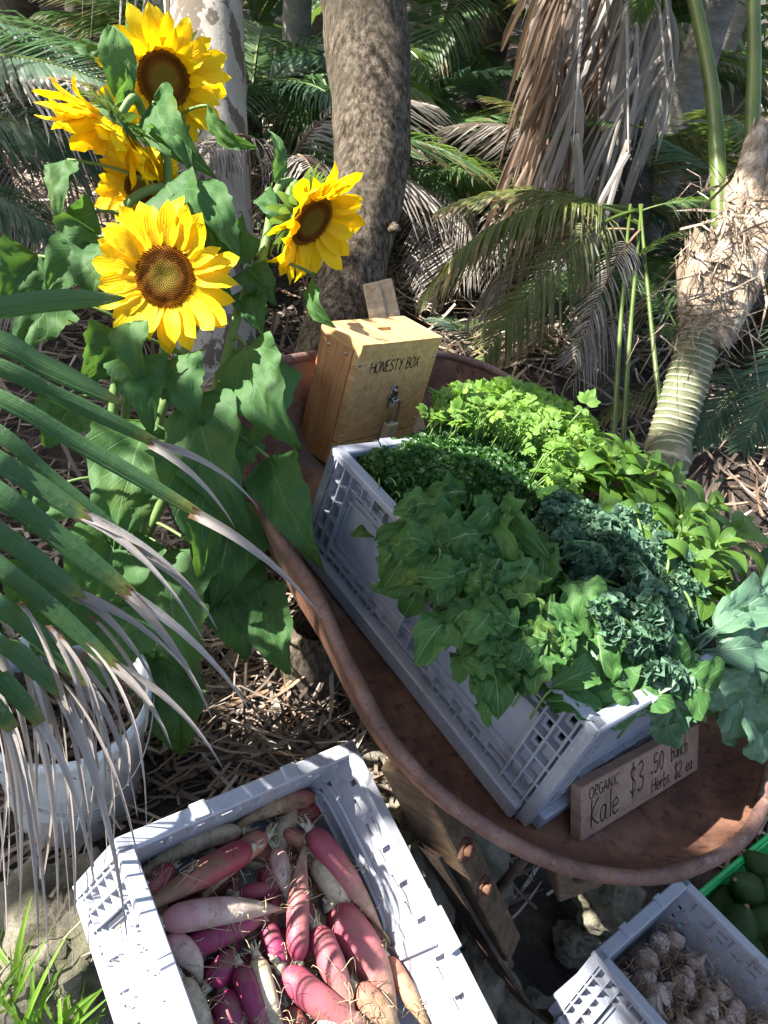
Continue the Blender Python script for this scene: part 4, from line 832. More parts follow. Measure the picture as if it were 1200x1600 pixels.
mb = MB(); mb.box([hx - .010, -.003, hz - .05], [hx + .010, 0.0005, hz], None, .001); mb.box([hx - .014, -.0035, hz - .038], [hx + .014, -.0008, hz - .014], None, .001); mb.tube([[hx, 0, hz - .01], [hx, -.006, hz - .01]], .0045, 10)
mb.tube([[hx - .007, -.003, hz - .03 + .0], [hx - .006, -.016, hz - .03], [hx + .006, -.016, hz - .03], [hx + .007, -.003, hz - .03]], .0022, 6); mb.build('hasp', M['zinc'], hb, False)
mb = MB(); mb.box([hx - .010, -.003, .005], [hx + .010, 0, .045], None, .001); mb.build('hasp_plate', M['zinc'], hb, False)
pk = thing('padlock', 'dull metal padlock hanging from the hasp of the box', 'padlock', box_M @ np.array([[1.2, 0, 0, hx + .006], [0, 1.2, 0, -.013], [0, 0, 1.2, hz - .087], [0, 0, 0, 1.]]))
mb = MB(); mb.box([-.015, -.0075, -.033], [.015, .0075, .004], None, .0025); mb.build('body', M['brass'], pk, False, False)
mb = MB(); mb.tube([[-.0095, 0, .003], [-.0095, 0, .036], [-.0065, 0, .045], [0, 0, .049], [.0065, 0, .045], [.0095, 0, .036], [.0095, 0, .003]], .0029, 8); mb.build('shackle', M['zinc'], pk, False)

# ------------------------------------------------------------------ price sign
sA = BW(on_plane(908, 1316, .012, BARROW)); sB = BW(on_plane(1090, 1203, .012, BARROW)); sC = BW(on_plane(901, 1236, .078, BARROW))
sx = nrm(sB - sA); sz = sC - sA; sz = nrm(sz - sx * (sz @ sx)); sy = np.cross(sz, sx); SL = float(np.linalg.norm(sB - sA)); SH = float(np.linalg.norm((sC - sA) - sx * ((sC - sA) @ sx)))
sign_M = frame(sx, sy, sz, sA)
sg_ = thing('price_sign', 'small brown timber price board leaning on the herb crate', 'sign', sign_M)
mb = MB(); mb.box([0, 0, 0], [SL, .019, SH], None, .0012); mb.build('board', M['signwood'], sg_, False, False)
mb = MB(); k = SL / .32
write(mb, 'ORGANIC', .018 * k, SH * .71, .0175 * k, np.eye(4), .0018, .2, wide=.84); write(mb, 'Kale', .022 * k, SH * .16, .043 * k, np.eye(4), .0025, .12, wide=.72)
write(mb, '$3', .120 * k, SH * .32, .048 * k, np.eye(4), .0025, .22, wide=.58); write(mb, '.50', .176 * k, SH * .50, .031 * k, np.eye(4), .0024, .2, wide=.7); write(mb, 'bunch', .234 * k, SH * .55, .029 * k, np.eye(4), .0022, .14, wide=.6)
write(mb, 'Herbs', .180 * k, SH * .12, .023 * k, np.eye(4), .0021, .15, wide=.75); write(mb, '$2', .246 * k, SH * .10, .028 * k, np.eye(4), .0022, .15, wide=.65); write(mb, 'ea', .281 * k, SH * .13, .023 * k, np.eye(4), .0021, .12, wide=.75)
o = mb.build('lettering', M['ink'], sg_, False, False); o['kind'] = 'stuff'

# ------------------------------------------------------------------ greens
BZ = BARROW[:3, 2]
def unit_leaf(name, mat, kind, width, var, rg, **kw):      # leaf of length 1 along +Y
    out = []
    for i in range(var):
        mb = MB(); leaf(mb, [0, 0, 0], [0, 1, 0], [0, 0, 1], width * rg.uniform(.85, 1.15), kind, rg=rg, **{k: (v(rg) if callable(v) else v) for k, v in kw.items()}); out.append(mb.mesh(name, mat))
    return out
def curls(mb, pts, nrms, size, rg, mi=0, n=4):               # small frilled pieces
    for p, N in zip(pts, nrms):
        d = nrm(N + rvec(rg) * .75); s = size * rg.uniform(.6, 1.35); S = nrm(np.cross(d, rvec(rg))); B_ = np.cross(d, S); V = np.zeros((n, n + 2, 3)); ph = rg.uniform(0, 6.28)
        for i in range(n):
            for j in range(n + 2):
                a = (j / (n + 1) - .5) * 2.6; r_ = s * (.25 + .75 * i / (n - 1)); V[i, j] = p + d * (r_ * math.cos(a) * .8) + S * (r_ * math.sin(a)) + B_ * (s * .38 * i / (n - 1) * math.sin(a * 4.5 + ph))
        mb.grid(V, None, False, mi)
rg = random.Random(31)
# curly parsley: dark dome at the far left of the crate
par = thing('curly_parsley_bunch', 'dark green bunch of tightly curled parsley in the crate corner', 'parsley', BH(690, 760, .12))
mb = MB(); pp = []; nn = []
CPOLY = [(556, 716), (600, 695), (650, 682), (700, 668), (760, 676), (812, 700), (846, 745), (852, 792), (800, 820), (730, 810), (650, 800), (604, 770)]
for i in range(5600):
    x, y = poly_pick(CPOLY, rg); e = min(1, edge_dist(CPOLY, x, y) / 55); h = .195 + .055 * math.sqrt(e) + .018 * mnoise.noise(Vector((x * .03, y * .03, 0))) + .008 * mnoise.noise(Vector((x * .09, y * .09, 4))) - .03 * rg.random() ** 2
    pp.append(BH(x, y, h)); nn.append(nrm(BZ + rvec(rg) * .8 + UP * .2))
curls(mb, pp, nn, .0105, rg); o = mb.build('foliage', M['parsley'], par); o['kind'] = 'stuff'
mb = MB()
for i in range(40):
    x, y = poly_pick(CPOLY, rg); e = BH(x, y, .235); a = e + rvec(rg) * .04 - BZ * .03; mb.tube(bez(a, (a + e) / 2 + BZ * .012, e, 5), .0013, 4)
o = mb.build('stalks', M['stalk'], par); o['kind'] = 'stuff'
# flat leaf parsley: bright mass along the far right
def trefoil(rg):
    mb = MB()
    for a, l in ((0, 1.), (.95, .8), (-.95, .8), (1.9, .5), (-1.9, .5)):
        d = np.array([math.sin(a), math.cos(a), rg.uniform(-.15, .2)]); b0 = np.array([0, .25, 0]) * (abs(a) < 1)
        for q in (-.38, 0, .38):
            d2 = np.array([math.sin(a + q), math.cos(a + q), d[2] + rg.uniform(-.12, .12)]); leaf(mb, b0, b0 + d2 * l * (.62 if q == 0 else .5), [rg.uniform(-.2, .2), 0, 1], .30 * l, 'lance', 2, 4, .06, .25, serr=.12, rg=rg)
    return mb.mesh('parsley_leaf', M['flatparsley'])
fpm = [trefoil(rg) for _ in range(6)]
fp = thing('flat_parsley_bunch', 'sunlit bright green bunch of flat leaf parsley along the far side', 'parsley', BH(800, 660, .15))
spots = []
FPOLY = [(664, 655), (690, 615), (740, 604), (800, 600), (860, 622), (925, 665), (940, 715), (905, 775), (860, 800), (848, 750), (812, 700), (760, 678), (700, 672)]
for i in range(262):
    x, y = poly_pick(FPOLY, rg); spots.append((x, y, .225 + .05 * min(1, edge_dist(FPOLY, x, y) / 40) + rg.uniform(-.025, .03)))
st = MB()
for (px, py, h) in spots:
    p = BH(px, py, h); out = nrm(BARROW[:3, :3] @ np.array([rg.gauss(0, .8), rg.gauss(0, .8), rg.uniform(.0, .7)])); N = nrm(BZ * 1.1 + rvec(rg) * .7 + SUN * .5)
    o = link('leaf', rg.choice(fpm), fp, rel(fp, orient(p, out, N, rg.uniform(.024, .042)))); st.tube(bez(p, p - BZ * .015 - out * .01, p - BZ * .05 - out * .02, 4), .0012, 4)
o = st.build('stalks', M['stalk'], fp); o['kind'] = 'stuff'
# a taller parsley leaf standing above the others
o = link('leaf', fpm[0], fp, rel(fp, orient(BH(910, 640, .34), cdir(.5, -.8, .1), cdir(0, -.3, -1), .055)))
mb = MB(); mb.tube(bez(BH(885, 668, .30), BH(895, 655, .33), BH(910, 640, .34), 5), .0015, 5); mb.build('stalk', M['stalk'], fp)
mb = MB(); pp = [BH(*poly_pick(FPOLY, rg), .205 + rg.uniform(-.02, .03)) for i in range(1300)]; curls(mb, pp, [nrm(BZ + rvec(rg)) for _ in pp], .022, rg); o = mb.build('inner_foliage', M['flatparsley'], fp, smooth=False); o['kind'] = 'stuff'
# basil
bsm = unit_leaf('basil_leaf', M['basil'], 'oval', .56, 8, rg, nu=6, nv=10, crumple=.05, sag=lambda r: r.uniform(.10, .24), fold=lambda r: r.uniform(.05, .35), ruffle=.012, curl=.12)
bs = thing('basil_bunch', 'glossy green bunch of pointed basil leaves along the right side', 'basil', BH(1050, 800, .15))
tops = [(920, 700, .28), (985, 705, .30), (1040, 745, .29), (960, 745, .28), (1075, 800, .30), (1010, 800, .28), (1120, 850, .29), (1080, 880, .27), (1130, 910, .24), (1035, 850, .24), (1150, 830, .27), (900, 735, .27), (1000, 760, .25), (1110, 790, .27), (1075, 935, .23), (1010, 735, .3), (955, 715, .30), (1060, 840, .28), (1100, 905, .26)]
st = MB()
for (px, py, h) in tops:
    c0 = BH(px, py, h); axd = nrm(BZ + cdir(.25, -.1, -.2) * .5 + rvec(rg) * .3); A = nrm(np.cross(axd, rvec(rg))); B_ = np.cross(axd, A)
    for k in range(10):
        lv = k // 4; an = k * 1.571 + lv * .785 + rg.uniform(-.25, .25); el = [-.05, .35, .9][lv] + rg.uniform(-.2, .15); d = nrm((math.cos(an) * A + math.sin(an) * B_) * math.cos(el) + axd * math.sin(el)); s_ = [.084, .062, .036][lv] * rg.uniform(.8, 1.15)
        link('leaf', rg.choice(bsm), bs, rel(bs, orient(c0 - axd * (.022 - .011 * lv) + d * .004, d, axd + rvec(rg) * .15, s_)))
    st.tube(bez(c0, c0 - axd * .05, c0 - BZ * .12, 5), .003, 6)
o = st.build('stalks', M['stalk'], bs); o['kind'] = 'stuff'
# curly kale
kl = thing('curly_kale_bunch', 'blue green curly kale bunch in the middle of the crate', 'kale', BH(940, 890, .12))
KS = [((985, 905), (900, 800), .26, 100), ((1000, 900), (985, 795), .27, 110), ((990, 920), (850, 840), .25, 100), ((1030, 930), (1040, 850), .26, 90), ((1000, 950), (905, 905), .25, 100), ((1040, 960), (960, 850), .28, 90), ((1060, 990), (975, 945), .25, 90), ((1080, 1040), (985, 985), .24, 95), ((1085, 1000), (1050, 910), .25, 100), ((1090, 1060), (1000, 1040), .23, 90), ((960, 850), (860, 790), .25, 80)]
for (b_, t_, h, wpx) in KS + [((950, 880), (880, 850), .28, 100), ((1010, 880), (940, 830), .29, 100), ((1000, 1010), (930, 960), .265, 95), ((1050, 1010), (1010, 930), .285, 100), ((930, 900), (850, 800), .265, 90)]:
    h = h + .012; wpx = wpx * 1.1
    mb = MB(); A = BH(*b_, h - .05); T_ = BH(*t_, h); mid = (A + T_) / 2 + BZ * .035; cl = bez(A, mid, T_, 12); wd = wpx / F * 1.05; ax = nrm(T_ - A); S = nrm(np.cross(ax, BZ))
    rows = []
    ph = rg.uniform(0, 6)
    for i, q in enumerate(cl):
        t_i = i / 11; ww = wd * .5 * (math.sin(math.pi * min(.95, .12 + t_i * .85)) ** .6); rows.append([q + S * s * ww * .8 + BZ * (.006 * math.sin(9 * t_i + 3 * s + ph) - .25 * abs(s) * ww) for s in np.linspace(-1, 1, 7)])
    V = np.array(rows); mb.grid(V); mb.tube(cl + BZ * .002, np.linspace(.004, .001, 12), 5, mi=1)
    pp = []; nn = []
    for k in range(420):
        i = rg.uniform(0, 11); s = rg.choice([-1, 1]) * rg.uniform(.25, 1) ** .45; i0 = int(min(10, i)); fr = i - i0; jx = (s + 1) * 3; j0 = int(min(5, jx)); fj = jx - j0
        q = (V[i0, j0] * (1 - fr) + V[i0 + 1, j0] * fr) * (1 - fj) + (V[i0, j0 + 1] * (1 - fr) + V[i0 + 1, j0 + 1] * fr) * fj; pp.append(q + BZ * rg.uniform(-.004, .010)); nn.append(nrm(BZ + S * s * .9 + ax * .3))
    curls(mb, pp, nn, .0135, rg, 0); mb.build('leaf', [M['kale'], M['stalk']], kl)
mb = MB(); pp = [BH(rg.gauss(960, 60), rg.gauss(900, 60), .2 + rg.uniform(-.03, .03)) for i in range(1100)]; curls(mb, pp, [nrm(BZ + rvec(rg) * .8) for _ in pp], .0145, rg); o = mb.build('inner_foliage', M['kale'], kl); o['kind'] = 'stuff'
# salad greens hanging over the near long side
def bunch(name, label, cat, mat, rows, base_px, defaults):
    t = thing(name, label, cat, BH(*base_px)); st = MB()
    for r_ in rows:
        (b_, hb_), (t_, ht), wpx, kind, roll = r_[:5]; A = BH(*b_, hb_); T_ = BH(*t_, ht); ax = nrm(T_ - A); toc = nrm(CAM - (A + T_) / 2) + BZ * .25; N = nrm(toc - ax * (toc @ ax)); S = np.cross(ax, N); N = N * math.cos(R(roll)) + S * math.sin(R(roll))
        zc = float((A - CAM) @ FW); mb = MB(); kw = dict(defaults); kw.update(r_[5] if len(r_) > 5 else {}); leaf(mb, A, T_, N, wpx / F * zc, kind, rg=rg, **kw); mb.build('leaf', M[mat], t); st.tube(bez(A + ax * .005, A - ax * .006 - BZ * .012, A - BZ * .06, 4), .0018, 5)
    o = st.build('stalks', M['stalk'], t); o['kind'] = 'stuff'; return t
SG = [((( 720, 800), .25), ((625, 790), .25), 60, 'rocket', 10), (((730, 800), .26), ((640, 830), .25), 70, 'rocket', -15), (((735, 810), .25), ((600, 900), .20), 80, 'rocket', 20), (((700, 850), .23), ((590, 930), .15), 60, 'rocket', -30), (((720, 860), .23), ((625, 960), .13), 75, 'rocket', 10),
      (((760, 840), .26), ((690, 890), .24), 80, 'rocket', 15), (((740, 770), .27), ((660, 775), .26), 55, 'rocket', 0), (((760, 775), .28), ((725, 850), .27), 60, 'rocket', -25), (((800, 860), .27), ((705, 920), .24), 90, 'rocket', 0), (((790, 870), .27), ((745, 970), .25), 95, 'rocket', 15), (((730, 890), .25), ((720, 1010), .16), 85, 'rocket', 0),
      (((760, 940), .24), ((740, 1035), .17), 70, 'rocket', -20), (((830, 870), .28), ((765, 965), .26), 80, 'rocket', -10), (((860, 930), .28), ((850, 1045), .23), 110, 'cabbage', 5), (((880, 900), .27), ((930, 985), .26), 85, 'cabbage', -15), (((800, 1000), .24), ((705, 1035), .19), 80, 'rocket', 30), (((830, 1010), .24), ((735, 1080), .16), 85, 'rocket', 5),
      (((840, 1000), .25), ((770, 1085), .15), 80, 'rocket', -10), (((860, 1010), .24), ((815, 1080), .17), 80, 'rocket', 25), (((900, 980), .25), ((880, 1060), .21), 80, 'cabbage', 0), (((820, 960), .26), ((730, 990), .22), 65, 'rocket', 35), (((780, 980), .24), ((700, 1000), .20), 55, 'rocket', -20), (((815, 800), .29), ((800, 890), .29), 50, 'rocket', 60), (((800, 770), .29), ((830, 860), .29), 55, 'rocket', 45),
      (((930, 960), .25), ((945, 1060), .22), 90, 'cabbage', 10), (((700, 790), .25), ((690, 850), .23), 70, 'rocket', 0), (((680, 800), .24), ((655, 870), .20), 60, 'rocket', 20), (((820, 830), .27), ((850, 900), .26), 75, 'rocket', -20), (((770, 900), .25), ((810, 980), .24), 80, 'rocket', 10), (((870, 860), .26), ((840, 920), .26), 60, 'rocket', 30), (((660, 790), .24), ((620, 800), .22), 50, 'rocket', 0), (((640, 850), .22), ((588, 900), .17), 45, 'rocket', 30)]
rg2 = random.Random(61)
SPOLY = [(660, 795), (720, 775), (800, 790), (850, 870), (930, 960), (940, 1050), (850, 1060), (760, 1060), (730, 990), (690, 930), (650, 880)]
for i in range(58):
    x, y = poly_pick(SPOLY, rg2); e = min(1, edge_dist(SPOLY, x, y) / 50); an = math.radians(rg2.gauss(135, 45)); l_ = rg2.uniform(50, 95); hh = .205 + .075 * e + rg2.uniform(-.01, .02)
    SG.append((((x, y), hh), ((x + l_ * math.cos(an), y + l_ * math.sin(an)), hh - rg2.uniform(.005, .045)), l_ * rg2.uniform(.55, .8), rg2.choice(['rocket', 'rocket', 'cabbage']), rg2.uniform(-40, 40), dict(nu=10, nv=16, sag=rg2.uniform(.08, .28), twist=rg2.uniform(-.6, .6))))
SG = [q if len(q) > 5 else (q[0], q[1], q[2] * .82, q[3], q[4]) for q in SG]
sgt = bunch('salad_green_bunch', 'floppy dark green salad leaves spilling over the near crate side', 'salad greens', 'rocket', SG, (760, 900, .14), dict(nu=12, nv=22, sag=.20, fold=.06, ruffle=.09, rf=3, serr=.07, curl=.26, lobe=.5, crumple=.22))
LT = [(((900, 1090), .20), ((1000, 1110), .21), 60, 'cabbage', 20), (((860, 1075), .22), ((935, 1045), .235), 55, 'oval', 0, dict(fold=.5, sag=.25, ruffle=.01)), (((950, 1130), .20), ((860, 1090), .21), 60, 'cabbage', 30), (((960, 1010), .22), ((1010, 1080), .22), 80, 'cabbage', 0), (((1000, 1110), .20), ((1045, 1080), .23), 60, 'cabbage', -20), (((980, 1060), .2), ((905, 1120), .18), 80, 'cabbage', 0), (((1000, 1030), .23), ((1090, 1050), .24), 90, 'cabbage', 0), (((1050, 1060), .23), ((1120, 1085), .22), 100, 'cabbage', 10), (((940, 1000), .22), ((960, 1090), .2), 90, 'cabbage', 0)]
ltt = bunch('spinach_bunch', 'smooth broad spinach leaves in the near corner of the crate', 'spinach', 'rocket', LT, (950, 1080, .12), dict(nu=8, nv=14, sag=.18, fold=.2, ruffle=.05, rf=2, serr=.0, curl=.14, lobe=.2, crumple=.14))
# under layer so that the crate reads full
t = ltt; mb = MB()
for i in range(260):
    q = np.array([rg.uniform(.03, .56), rg.uniform(-.37, -.04), rg.uniform(.12, .2)]); d = nrm([rg.gauss(0, 1), rg.gauss(0, 1), rg.uniform(-.2, .5)]); leaf(mb, BW(q), BW(q + d * .08), BZ + rvec(rg) * .6, .045, 'oval', 3, 4, .1, .2, rg=rg)
o = mb.build('lower_leaves', M['rocket'], t); o['kind'] = 'stuff'
CL = [(((1085, 1000), .23), ((1200, 905), .26), 70, 'cabbage', 20), (((1090, 1010), .23), ((1215, 950), .25), 75, 'cabbage', -20), (((1095, 1020), .22), ((1215, 1005), .24), 75, 'cabbage', 10), (((1100, 1030), .21), ((1140, 1110), .17), 80, 'cabbage', 0), (((1115, 1030), .20), ((1200, 1100), .17), 85, 'cabbage', 15), (((1135, 1050), .19), ((1168, 1168), .09), 85, 'cabbage', -10), (((1065, 1055), .22), ((1040, 1170), .13), 62, 'cabbage', 20), (((1060, 1050), .23), ((1100, 1105), .19), 65, 'cabbage', -25), (((1085, 1050), .21), ((1030, 1125), .17), 75, 'cabbage', 0),
      (((1150, 1000), .24), ((1235, 1060), .2), 80, 'cabbage', 0), (((1160, 960), .24), ((1215, 860), .24), 60, 'cabbage', 25), (((1140, 1080), .17), ((1215, 1175), .08), 85, 'cabbage', 0), (((1110, 990), .23), ((1180, 960), .26), 60, 'cabbage', 40), (((1060, 1030), .23), ((1010, 1070), .23), 60, 'cabbage', 10), (((1150, 1040), .2), ((1205, 1055), .2), 70, 'cabbage', -30)]
bunch('collard_bunch', 'big blue green collard leaves spilling over the right crate corner', 'collard greens', 'collard', CL, (1110, 1010, .14), dict(nu=12, nv=20, sag=.16, fold=.10, ruffle=.08, rf=2.5, serr=.05, curl=.2, lobe=.35, crumple=.14))

# ------------------------------------------------------------------ radishes
def RADH(px, py, h): return apply(rad_M, on_plane(px, py, h, rad_M)[None])[0]
def Z7(x, y): return 120 + x * .55, 1130 + y * .55
RD = [((505, 345), (235, 500), 88, 'red', 3, 'big dirty red radish lying across the left side'), ((480, 300), (215, 430), 62, 'cream', 1, 'long cream radish against the far wall'), ((548, 315), (395, 470), 72, 'tan', 2, 'mud stained tan radish beside the big red one'), ((240, 560), (530, 530), 95, 'blush', 3, 'blushed white radish with long trailing root, left side'),
      ((310, 640), (520, 555), 86, 'magenta', 2, 'dark magenta radish under the blushed white one'), ((685, 205), (490, 285), 60, 'tan', 1, 'tan radish nearest the far corner'), ((705, 240), (600, 290), 55, 'red', 0, 'small red radish tucked in the far corner'), ((670, 290), (835, 520), 80, 'pink', 3, 'long pink radish lying along the right wall'), ((690, 370), (785, 515), 86, 'cream', 2, 'plump cream radish beside the long pink one'),
      ((590, 300), (710, 350), 52, 'tan', 1, 'thin tan radish behind the plump cream one'), ((575, 350), (605, 475), 60, 'blush', 2, 'short blushed radish with upright root'), ((640, 680), (655, 400), 78, 'pink', 3, 'pink radish pointing to the far wall in the middle'), ((545, 560), (610, 720), 70, 'magenta', 2, 'vivid magenta radish in the middle of the heap'), ((690, 570), (780, 790), 88, 'pink', 3, 'sunlit pink radish with ragged cut top'),
      ((730, 515), (880, 780), 122, 'pink', 2, 'largest pink radish with muddy lower end'), ((835, 545), (905, 650), 42, 'tan', 1, 'thin muddy root by the right wall'), ((890, 655), (1000, 850), 58, 'tan', 2, 'orange tan root at the lower right wall'), ((800, 745), (910, 870), 82, 'tan', 3, 'stout tan radish at the lower right'), ((590, 690), (830, 850), 98, 'pink', 3, 'thick pink radish crossing the lower middle'),
      ((470, 680), (540, 870), 76, 'magenta', 3, 'bright purple radish with white cut top'), ((520, 655), (590, 865), 72, 'cream', 3, 'cream radish beside the bright purple one'), ((385, 740), (440, 650), 82, 'magenta', 2, 'short dark magenta radish at the left'), ((425, 760), (470, 880), 92, 'magenta', 2, 'purple radish at the lower edge'), ((255, 610), (340, 715), 80, 'blush', 2, 'pale pink radish against the left wall'),
      ((305, 720), (385, 880), 72, 'cream', 2, 'cream radish at the lower left wall'), ((272, 410), (205, 485), 72, 'red', 2, 'small red radish in the far left corner'), ((465, 480), (600, 430), 52, 'pink', 1, 'half hidden pink radish in the centre'), ((660, 510), (665, 610), 48, 'magenta', 2, 'slim purple radish beside the ragged top'), ((610, 800), (650, 890), 55, 'red', 2, 'small red radish at the lower edge'), ((700, 830), (760, 900), 60, 'blush', 3, 'pale radish at the bottom edge of the view'),
      ((545, 510), (565, 380), 60, 'magenta', 1, 'purple radish deep in the centre'), ((940, 740), (1010, 880), 50, 'tan', 1, 'muddy thin root along the right wall bottom'), ((350, 830), (420, 930), 80, 'magenta', 1, 'dark radish under the cream one lower left'), ((560, 820), (620, 930), 80, 'pink', 1, 'pink radish low between cream and thick pink')]
rg = random.Random(17)
def radish(hd, tl_, wpx, colr, layer, label, px=True):
    h = .058 + .017 * layer
    a = RADH(*Z7(*hd), h) if px else hd; e = RADH(*Z7(*tl_), h - .006) if px else tl_; L = np.linalg.norm(e - a); rad = wpx * .55 / F * abs((a - CAM) @ FW) * .5 if px else wpx
    t = thing('radish', label + (' of the radish crate' if len(label.split()) < 9 and 'crate' not in label else ''), 'radish', a, 'radishes heaped in the crate')
    ax = nrm(e - a); S = nrm(np.cross(ax, ru)); bend = rg.uniform(-.14, .14) * L; n = 22; pts = []; rr = []
    for i in range(n + 1):
        u = i / n; pts.append(a + ax * L * 1.26 * u + S * bend * 4 * u * (1 - u) + ru * (-.012 * (2 * u - 1) ** 2))
        rr.append(rad * (math.sin(min(1, u / .16) * math.pi / 2) ** .6) * (1 if u < .38 else max(.02, 1 - ((u - .38) / .64) ** 1.55)) * (1 + .04 * mnoise.noise(Vector((u * 6, layer, wpx)))))
    mb = MB(); rr = np.array(rr) * .87; mb.tube(pts, np.maximum(rr, .0012), 16); mb.build('body', M['rad_' + colr], t)
    mb = MB(); tail = pts[-1]; td = nrm(pts[-1] - pts[-3]); q = [tail, tail + td * .02 + rvec(rg) * .006 + ru * .004, tail + td * .045 + rvec(rg) * .016 + ru * .006, tail + td * .07 + rvec(rg) * .025 + ru * .004]; mb.tube(spline(q, 4), np.linspace(.0024, .0005, 13), 5)
    for k in range(7):
        i = rg.randrange(8, n); c = pts[i]; d = nrm(rvec(rg) + ru * .8); d = nrm(d - ax * (d @ ax)); s0 = c + d * rr[i] * .95; mb.tube(spline([s0, s0 + d * .006 + rvec(rg) * .005, s0 + d * .010 + rvec(rg) * .022, s0 + d * .002 + rvec(rg) * .035], 3), np.linspace(.0008, .0003, 10), 3)
    o = mb.build('root', M['rootlet'], t); o['kind'] = 'stuff'
    mb = MB(); cN = -ax
    mb.tube([pts[0] + ax * .003, pts[0] - ax * .004, pts[0] - ax * .008], [rad * .42, rad * .34, rad * .22], 8)
    for k in range(9):
        d = nrm(cN + rvec(rg) * .55); b0 = pts[0] + rvec(rg) * rad * .16; mb.tube([b0, b0 + d * rg.uniform(.006, .016), b0 + d * rg.uniform(.012, .024) + rvec(rg) * .003], [rad * .12, rad * .10, rad * .05], 5)
    mb.build('cut_top', M['crown'], t)
for r_ in RD: radish(*r_)
BUR = [(x, y) for x in (.06, .14, .22, .30) for y in (.08, .16, .25, .33)]
for i, (x, y) in enumerate(BUR * 2):
    x += rg.uniform(-.02, .02); y += rg.uniform(-.02, .02); an = rg.uniform(0, 6.28); d = np.array([math.cos(an), math.sin(an), 0]) * .055; x = min(.5, max(.075, x)); y = min(.325, max(.075, y)); z = .032 + .022 * (i // 16); k = ['magenta', 'tan', 'cream', 'red'][(i * 7 + i // 16) % 4]
    where = ['far', 'second', 'third', 'near'][(i % 16) // 4] + ' row, ' + ['by the left wall', 'left of the middle', 'right of the middle', 'by the right wall'][i % 4]
    radish(apply(rad_M, np.array([[x - d[0], y - d[1], z]]))[0], apply(rad_M, np.array([[x + d[0], y + d[1], z]]))[0], .019, k, 0, k + ' radish ' + ['at the bottom', 'low in the heap'][i // 16] + ' in the ' + where, False)

# ------------------------------------------------------------------ garlic and avocados
def bulb_mesh(rg):
    mb = MB(); n, m_ = 22, 14; rows = []; lob = rg.choice([6, 7, 8]); ph = rg.uniform(0, 6)
    for i in range(m_ + 1):
        u = i / m_; r_ = .5 * (math.sin(math.pi * min(.93, u * .93 + .02)) ** .75) * (1 if u < .55 else max(.18, 1 - ((u - .55) / .45) ** .8 * .9)); z = -.4 + .95 * u + (.35 * max(0, u - .8) * 3)
        rows.append([[r_ * (1 + .07 * math.cos(lob * a + ph) * math.sin(math.pi * u)) * math.cos(a), r_ * (1 + .07 * math.cos(lob * a + ph) * math.sin(math.pi * u)) * math.sin(a), z] for a in np.arange(n) * 2 * math.pi / n])
    mb.grid(np.array(rows), None, True)
    for k in range(3):
        a = rg.uniform(0, 6.28); leaf(mb, [.47 * math.cos(a), .45 * math.sin(a), -.05], [.22 * math.cos(a + .2), .22 * math.sin(a + .2), .62], [math.cos(a), math.sin(a), .3], .3, 'lance', 2, 4, .1, .2, .08, rg=rg)
    me = mb.mesh('garlic_bulb', M['garlic'])
    mb = MB()
    for k in range(46):
        a = rg.uniform(0, 6.28); d = nrm([math.cos(a) * rg.uniform(.3, 1.3), math.sin(a) * rg.uniform(.3, 1.3), -1]); b0 = np.array([.12 * math.cos(a), .12 * math.sin(a), -.38]); mb.tube([b0, b0 + d * .22, b0 + d * .38 + rvec(rg) * .15, b0 + d * .45 + rvec(rg) * .3], [.018, .014, .01, .006], 3, False)
    return me, mb.mesh('garlic_roots', M['beard'])
gm = [bulb_mesh(rg) for _ in range(5)]; n = 0
def glab(n, i, lay):
    look = ['mauve streaked', 'brown skinned', 'pale papery'][n % 3]; k = 7 if lay else 6
    row = ['far end row', 'second row from far end', 'third row from far end', 'fourth row from far end', 'fifth row from far end', 'sixth row from far end', 'seventh row from far end', 'last near row'][i // k]
    c = i % k; colm = 'against left wall' if c == 0 else 'against hinged wall' if c == k - 1 else ['', 'second', 'third', 'fourth', 'fifth', 'sixth'][c] + ' from left wall'
    return look + ' garlic bulb, ' + ('' if lay else 'lower layer, ') + row + ', ' + colm
for lay, cnt in ((0, 36), (1, 56)):
    for i in range(cnt):
        nx = 6; x = .06 + (i // 6 if lay == 0 else i // 7) * (.056 if lay == 0 else .050) + rg.uniform(-.012, .012); y = .055 + (i % 6 if lay == 0 else i % 7) * ((GW - .11) / (5 if lay == 0 else 6)) + rg.uniform(-.010, .010); z = .05 + .036 * lay + rg.uniform(-.004, .012)
        if x > .48: continue
        pos = apply(gar_M, np.array([[x, y, z]]))[0]; t = thing('garlic_bulb', glab(n, i, lay), 'garlic', orient(pos, rvec(rg), gu + rvec(rg) * 1.3, rg.uniform(.036, .049)), 'garlic bulbs in the crate'); n += 1
        k = rg.randrange(5); link('bulb', gm[k][0], t); link('roots', gm[k][1], t)
mb = MB()
for i in range(520):
    q0 = apply(gar_M, np.array([[rg.uniform(.03, .48), rg.uniform(.03, GW - .03), .115 + rg.uniform(-.01, .022)]]))[0]; d = nrm(rvec(rg) + gu * .15); L = rg.uniform(.012, .04)
    mb.tube(spline([q0, q0 + d * L * .4 + rvec(rg) * .006, q0 + d * L * .8 + rvec(rg) * .010, q0 + d * L + rvec(rg) * .012], 2), .0007, 3, False)
tag(mb.build('loose_garlic_roots', M['beard']), 'loose dry roots and skins lying over the garlic bulbs', 'garlic roots', None, 'stuff')
mb = MB(); rows = []
for i in range(19):
    u = i / 18; r_ = .5 * math.sin(math.pi * u) ** .62 * (.74 + .30 * u) * (1 - .0 * u) ; rows.append([[r_ * math.cos(a), r_ * math.sin(a), (.68 - 1.36 * u)] for a in np.arange(24) * math.pi / 12])
mb.grid(np.array(rows), None, True); avm = mb.mesh('avocado', M['avocado'])
